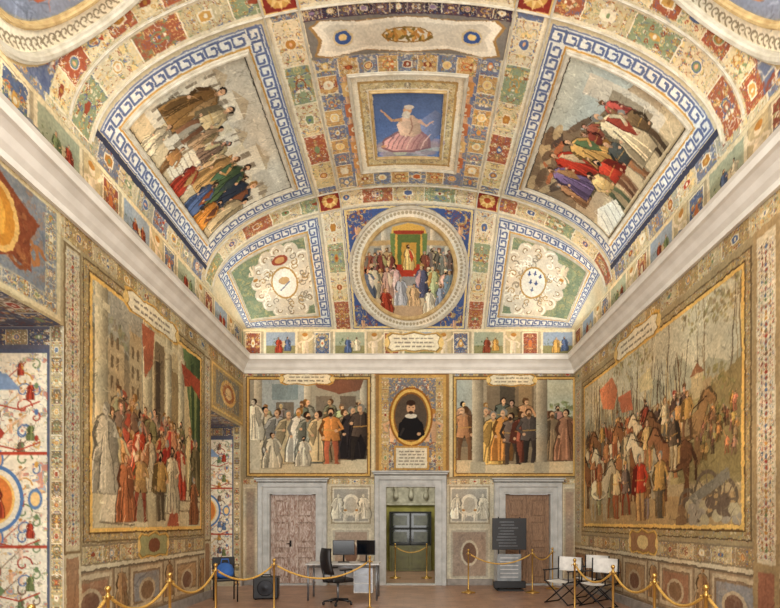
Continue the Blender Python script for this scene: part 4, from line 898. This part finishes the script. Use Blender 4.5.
def desk():
    m=MB();m.box((0,0,.735),(1.5,.7,.03),whitel,None,.006)
    for x in (-.7,.7):
        for y in (-.3,.3): m.tube([(x,y,0),(x,y,.72)],.022,greym,10)
    m.box((0,.3,.5),(1.4,.015,.36),whitel);m.tube([(-.7,-.3,.68),(.7,-.3,.68)],.015,greym)
    m.box((.42,.0,.42),(.4,.5,.56),whitel,None,.008)
    for z in (.25,.43,.6): m.box((.42,-.255,z),(.36,.012,.155),greym)
    m.build('desk',(-1.4,10.75,0))
desk()
def monitor(x,y,rz,w=.52):
    m=MB();m.box((0,0,.31),(w,.035,.31),black,None,.006);m.box((0,-.019,.315),(w-.03,.004,.28),screen);m.tube([(0,.03,.01),(0,.03,.3)],.02,black);m.box((0,.02,.008),(.24,.18,.014),black,None,.004)
    m.build('computer_monitor',(x,y,.751),rz)
monitor(-1.42,10.8,.15,.46);monitor(-.95,10.8,-.2,.4)
def ochair(x,y,rz):
    m=MB()
    for k in range(5):
        a=k*2*math.pi/5;m.tube([(0,0,.1),(.28*math.cos(a),.28*math.sin(a),.07)],.02,black,8,None,[.028,.016]);m.lathe((.28*math.cos(a),.28*math.sin(a),0),[(0,0),(.022,.004),(.03,.03),(.022,.056),(0,.06)],black,10)
    m.tube([(0,0,.08),(0,0,.44)],.025,greym)
    m.box((0,0,.48),(.48,.46,.08),black,None,.03)
    P=[];
    for i in range(7):
        t=i/6; z=.6+.5*t; yb=.25+.06*math.sin(t*2.5)
        for j in range(7):
            s=j/6-.5; P.append((s*(.44-.1*t*t),yb-.25*s*s,z))
    V=P+[(a,b+.04,c) for a,b,c in P];Fc=[]
    for i in range(6):
        for j in range(6): q=i*7+j;Fc.append([q,q+1,q+8,q+7]);Fc.append([49+q,49+q+7,49+q+8,49+q+1])
    for i in range(6): Fc.append([i,49+i,50+i,i+1]);Fc.append([42+i,43+i,92+i,91+i]);Fc.append([i*7,i*7+7,56+i*7,49+i*7]);Fc.append([i*7+6,55+i*7,62+i*7,i*7+13])
    m.add(V,Fc,black,True)
    m.tube([(0,.1,.44),(0,.3,.46),(0,.31,.7)],.022,black)
    for s in (-1,1): m.tube([(s*.22,0,.45),(s*.29,0,.5),(s*.29,0,.68)],.014,black);m.box((s*.29,-.02,.69),(.06,.26,.03),black,None,.01)
    m.build('office_chair',(x,y,0),rz)
ochair(-1.42,9.95,2.2)
def speaker():
    m=MB();m.box((0,0,.24),(.5,.36,.44),black,None,.02)
    M=Matrix.Translation((0,-.18,.24))@Matrix.Rotation(math.pi/2,4,'X')
    m.lathe((0,0,0),[(.16,0),(.165,.012),(.15,.014),(.09,.01),(.04,.02),(0,.024)],blackm,24,M)
    for x in (-.2,.2):
        for y in (-.13,.13): m.lathe((x,y,0),[(0,0),(.025,0),(.02,.025),(0,.025)],blackm,10)
    m.tube([(-.1,0,.46),(-.08,0,.5),(.08,0,.5),(.1,0,.46)],.012,blackm)
    m.build('floor_loudspeaker',(-3.02,10.7,0),.15)
speaker()
def vchair():
    m=MB();
    for x in (-.2,.2): m.tube([(x,-.2,0),(x,-.2,.43)],.014,blackm);m.tube([(x,.2,0),(x,.2,.45),(x,.27,.88)],.014,blackm)
    m.box((0,0,.45),(.46,.44,.06),black,None,.02);m.box((0,.255,.73),(.44,.04,.3),black,None,.015,) 
    m.build('visitor_chair',(-3.75,10.35,0),.5)
    m=MB();prof=[(0,0),(.13,.0),(.17,.05),(.17,.16),(.13,.25),(.06,.29),(0,.3)]
    m.lathe((0,0,0),prof,bluef,16);m.tube([(-.08,0,.27),(-.06,0,.37),(.06,0,.37),(.08,0,.27)],.012,bluef)
    m.build('blue_backpack',(-3.75,10.32,.482),.5)
vchair()
def info():
    m=MB();m.box((0,0,.02),(.6,.4,.04),black,None,.008)
    for x in (-.25,.25): m.tube([(x,0,.03),(x,0,1.72)],.014,blackm)
    m.box((0,-.02,1.32),(.8,.03,.74),black,None,.006)
    for k in range(9): m.box((-.05+R.uniform(-.03,.03),-.037,1.6-.07*k),(R.uniform(.3,.48),.003,.007),greym)
    m.box((0,-.01,.52),(.56,.012,.66),mat('acrylic_sheet',C(150,156,160),.2,0))
    for k in range(6): m.box((0,-.019,.76-.09*k),(.42,.003,.02),whitel)
    m.box((0,-.02,.14),(.74,.14,.16),black,None,.01)
    m.build('information_stand',(2.3,12.0,0),0)
info()
def dchair(x,y,rz):
    m=MB()
    for yy in (-.22,.22):
        m.tube([(-.26,yy,.012),(.26,yy,.44)],.013,blackm);m.tube([(.26,yy,.012),(-.26,yy,.44)],.013,blackm)
    for s in (-1,1):
        m.tube([(s*.26,-.24,.012),(s*.26,.24,.012)],.013,blackm);m.tube([(s*.26,-.24,.44),(s*.26,.24,.44)],.014,blackm)
        m.tube([(s*.27,.22,.42),(s*.27,.24,.9)],.014,blackm);m.tube([(s*.27,-.22,.44),(s*.27,-.22,.64)],.012,blackm);m.box((s*.28,0,.65),(.05,.5,.022),blackm,None,.005)
    V=[];Fc=[]
    for i in range(9):
        t=i/8-.5
        V+=[(t*.54,-.22,.45-.04*(1-4*t*t)),(t*.54,.22,.45-.04*(1-4*t*t))]
    for i in range(8): Fc.append([2*i,2*i+1,2*i+3,2*i+2])
    m.add(V,Fc,white);V=[];Fc=[]
    for i in range(9):
        t=i/8-.5;yy=.235+.04*(1-4*t*t)
        V+=[(t*.56,yy,.62),(t*.56,yy,.9),(t*.56,yy+.012,.9),(t*.56,yy+.012,.62)]
    for i in range(8):
        for k in range(4): Fc.append([4*i+k,4*i+(k+1)%4,4*i+4+(k+1)%4,4*i+4+k])
    m.add(V,Fc,white);m.build('director_chair',(x,y,0),rz)
dchair(3.0,10.1,-.9);dchair(3.55,9.7,-.9);dchair(3.72,10.6,-.9)
def uplight(x,y):
    m=MB();m.box((0,0,.05),(.16,.16,.03),greym,None,.005);m.box((0,0,.02),(.1,.1,.04),black);m.tube([(0,0,.06),(0,0,.12)],.05,greym,12);m.build('cornice_floodlight',(x,y,5.8))
for yy in (5.5,7.6,9.7,11.8): uplight(XL+.14,yy);uplight(XR-.14,yy)
# ================================================================= LIGHTS
def area(name,loc,rot,sx,sy,p,c=(1,1,1)):
    l=bpy.data.lights.new(name,'AREA');l.shape='RECTANGLE';l.size=sx;l.size_y=sy;l.energy=p;l.color=c
    o=bpy.data.objects.new(name,l);o.location=loc;o.rotation_euler=rot;scn.collection.objects.link(o);return o
for yy in (2,4.5,7,9.5,11.6):
    area('cornice_lamp',(XL+.2,yy,5.98),(0,math.radians(180+48),0),.16,2.0,18,(1,.97,.92))
    area('cornice_lamp',(XR-.2,yy,5.98),(0,math.radians(180-48),0),.16,2.0,24,(1,.98,.95))
area('end_fill_light',(0,-3.5,3.2),(math.radians(90),0,0),8,5.5,740,(1,.985,.95))  # soft fill added at the open near end; no window is built there
area('overhead_fill',(0,2.2,7.4),(math.radians(38),0,0),5,1.6,330,(1,.985,.95))  # added fill above the camera, no real fixture; brightens floor and walls
for o in (O1,O2): area('window_daylight',(XL-1.9,(o[0]+o[1])/2,2.2),(0,math.radians(-90),0),3.6,1.8,14,(.95,.98,1))
area('adjoining_room_fill',(0,15.2,3.5),(0,0,0),1.5,1.5,60,(1,.96,.8))  # unseen fill added to brighten the room behind the doorway
w=bpy.data.worlds.new('sky');scn.world=w;w.use_nodes=True;w.node_tree.nodes['Background'].inputs[0].default_value=(1,.985,.96,1);w.node_tree.nodes['Background'].inputs[1].default_value=1.05
scn.view_settings.view_transform='Standard'
cam=bpy.data.cameras.new('camera');co=bpy.data.objects.new('camera',cam);scn.collection.objects.link(co);co.location=(0,0,EYE);co.rotation_euler=(math.pi/2,0,0)
cam.sensor_fit='HORIZONTAL';cam.sensor_width=36;cam.lens=F/780*36;cam.shift_x=(390-CX)/780;cam.shift_y=(CY-304)/780;cam.clip_end=200;cam.clip_start=.05
scn.camera=co
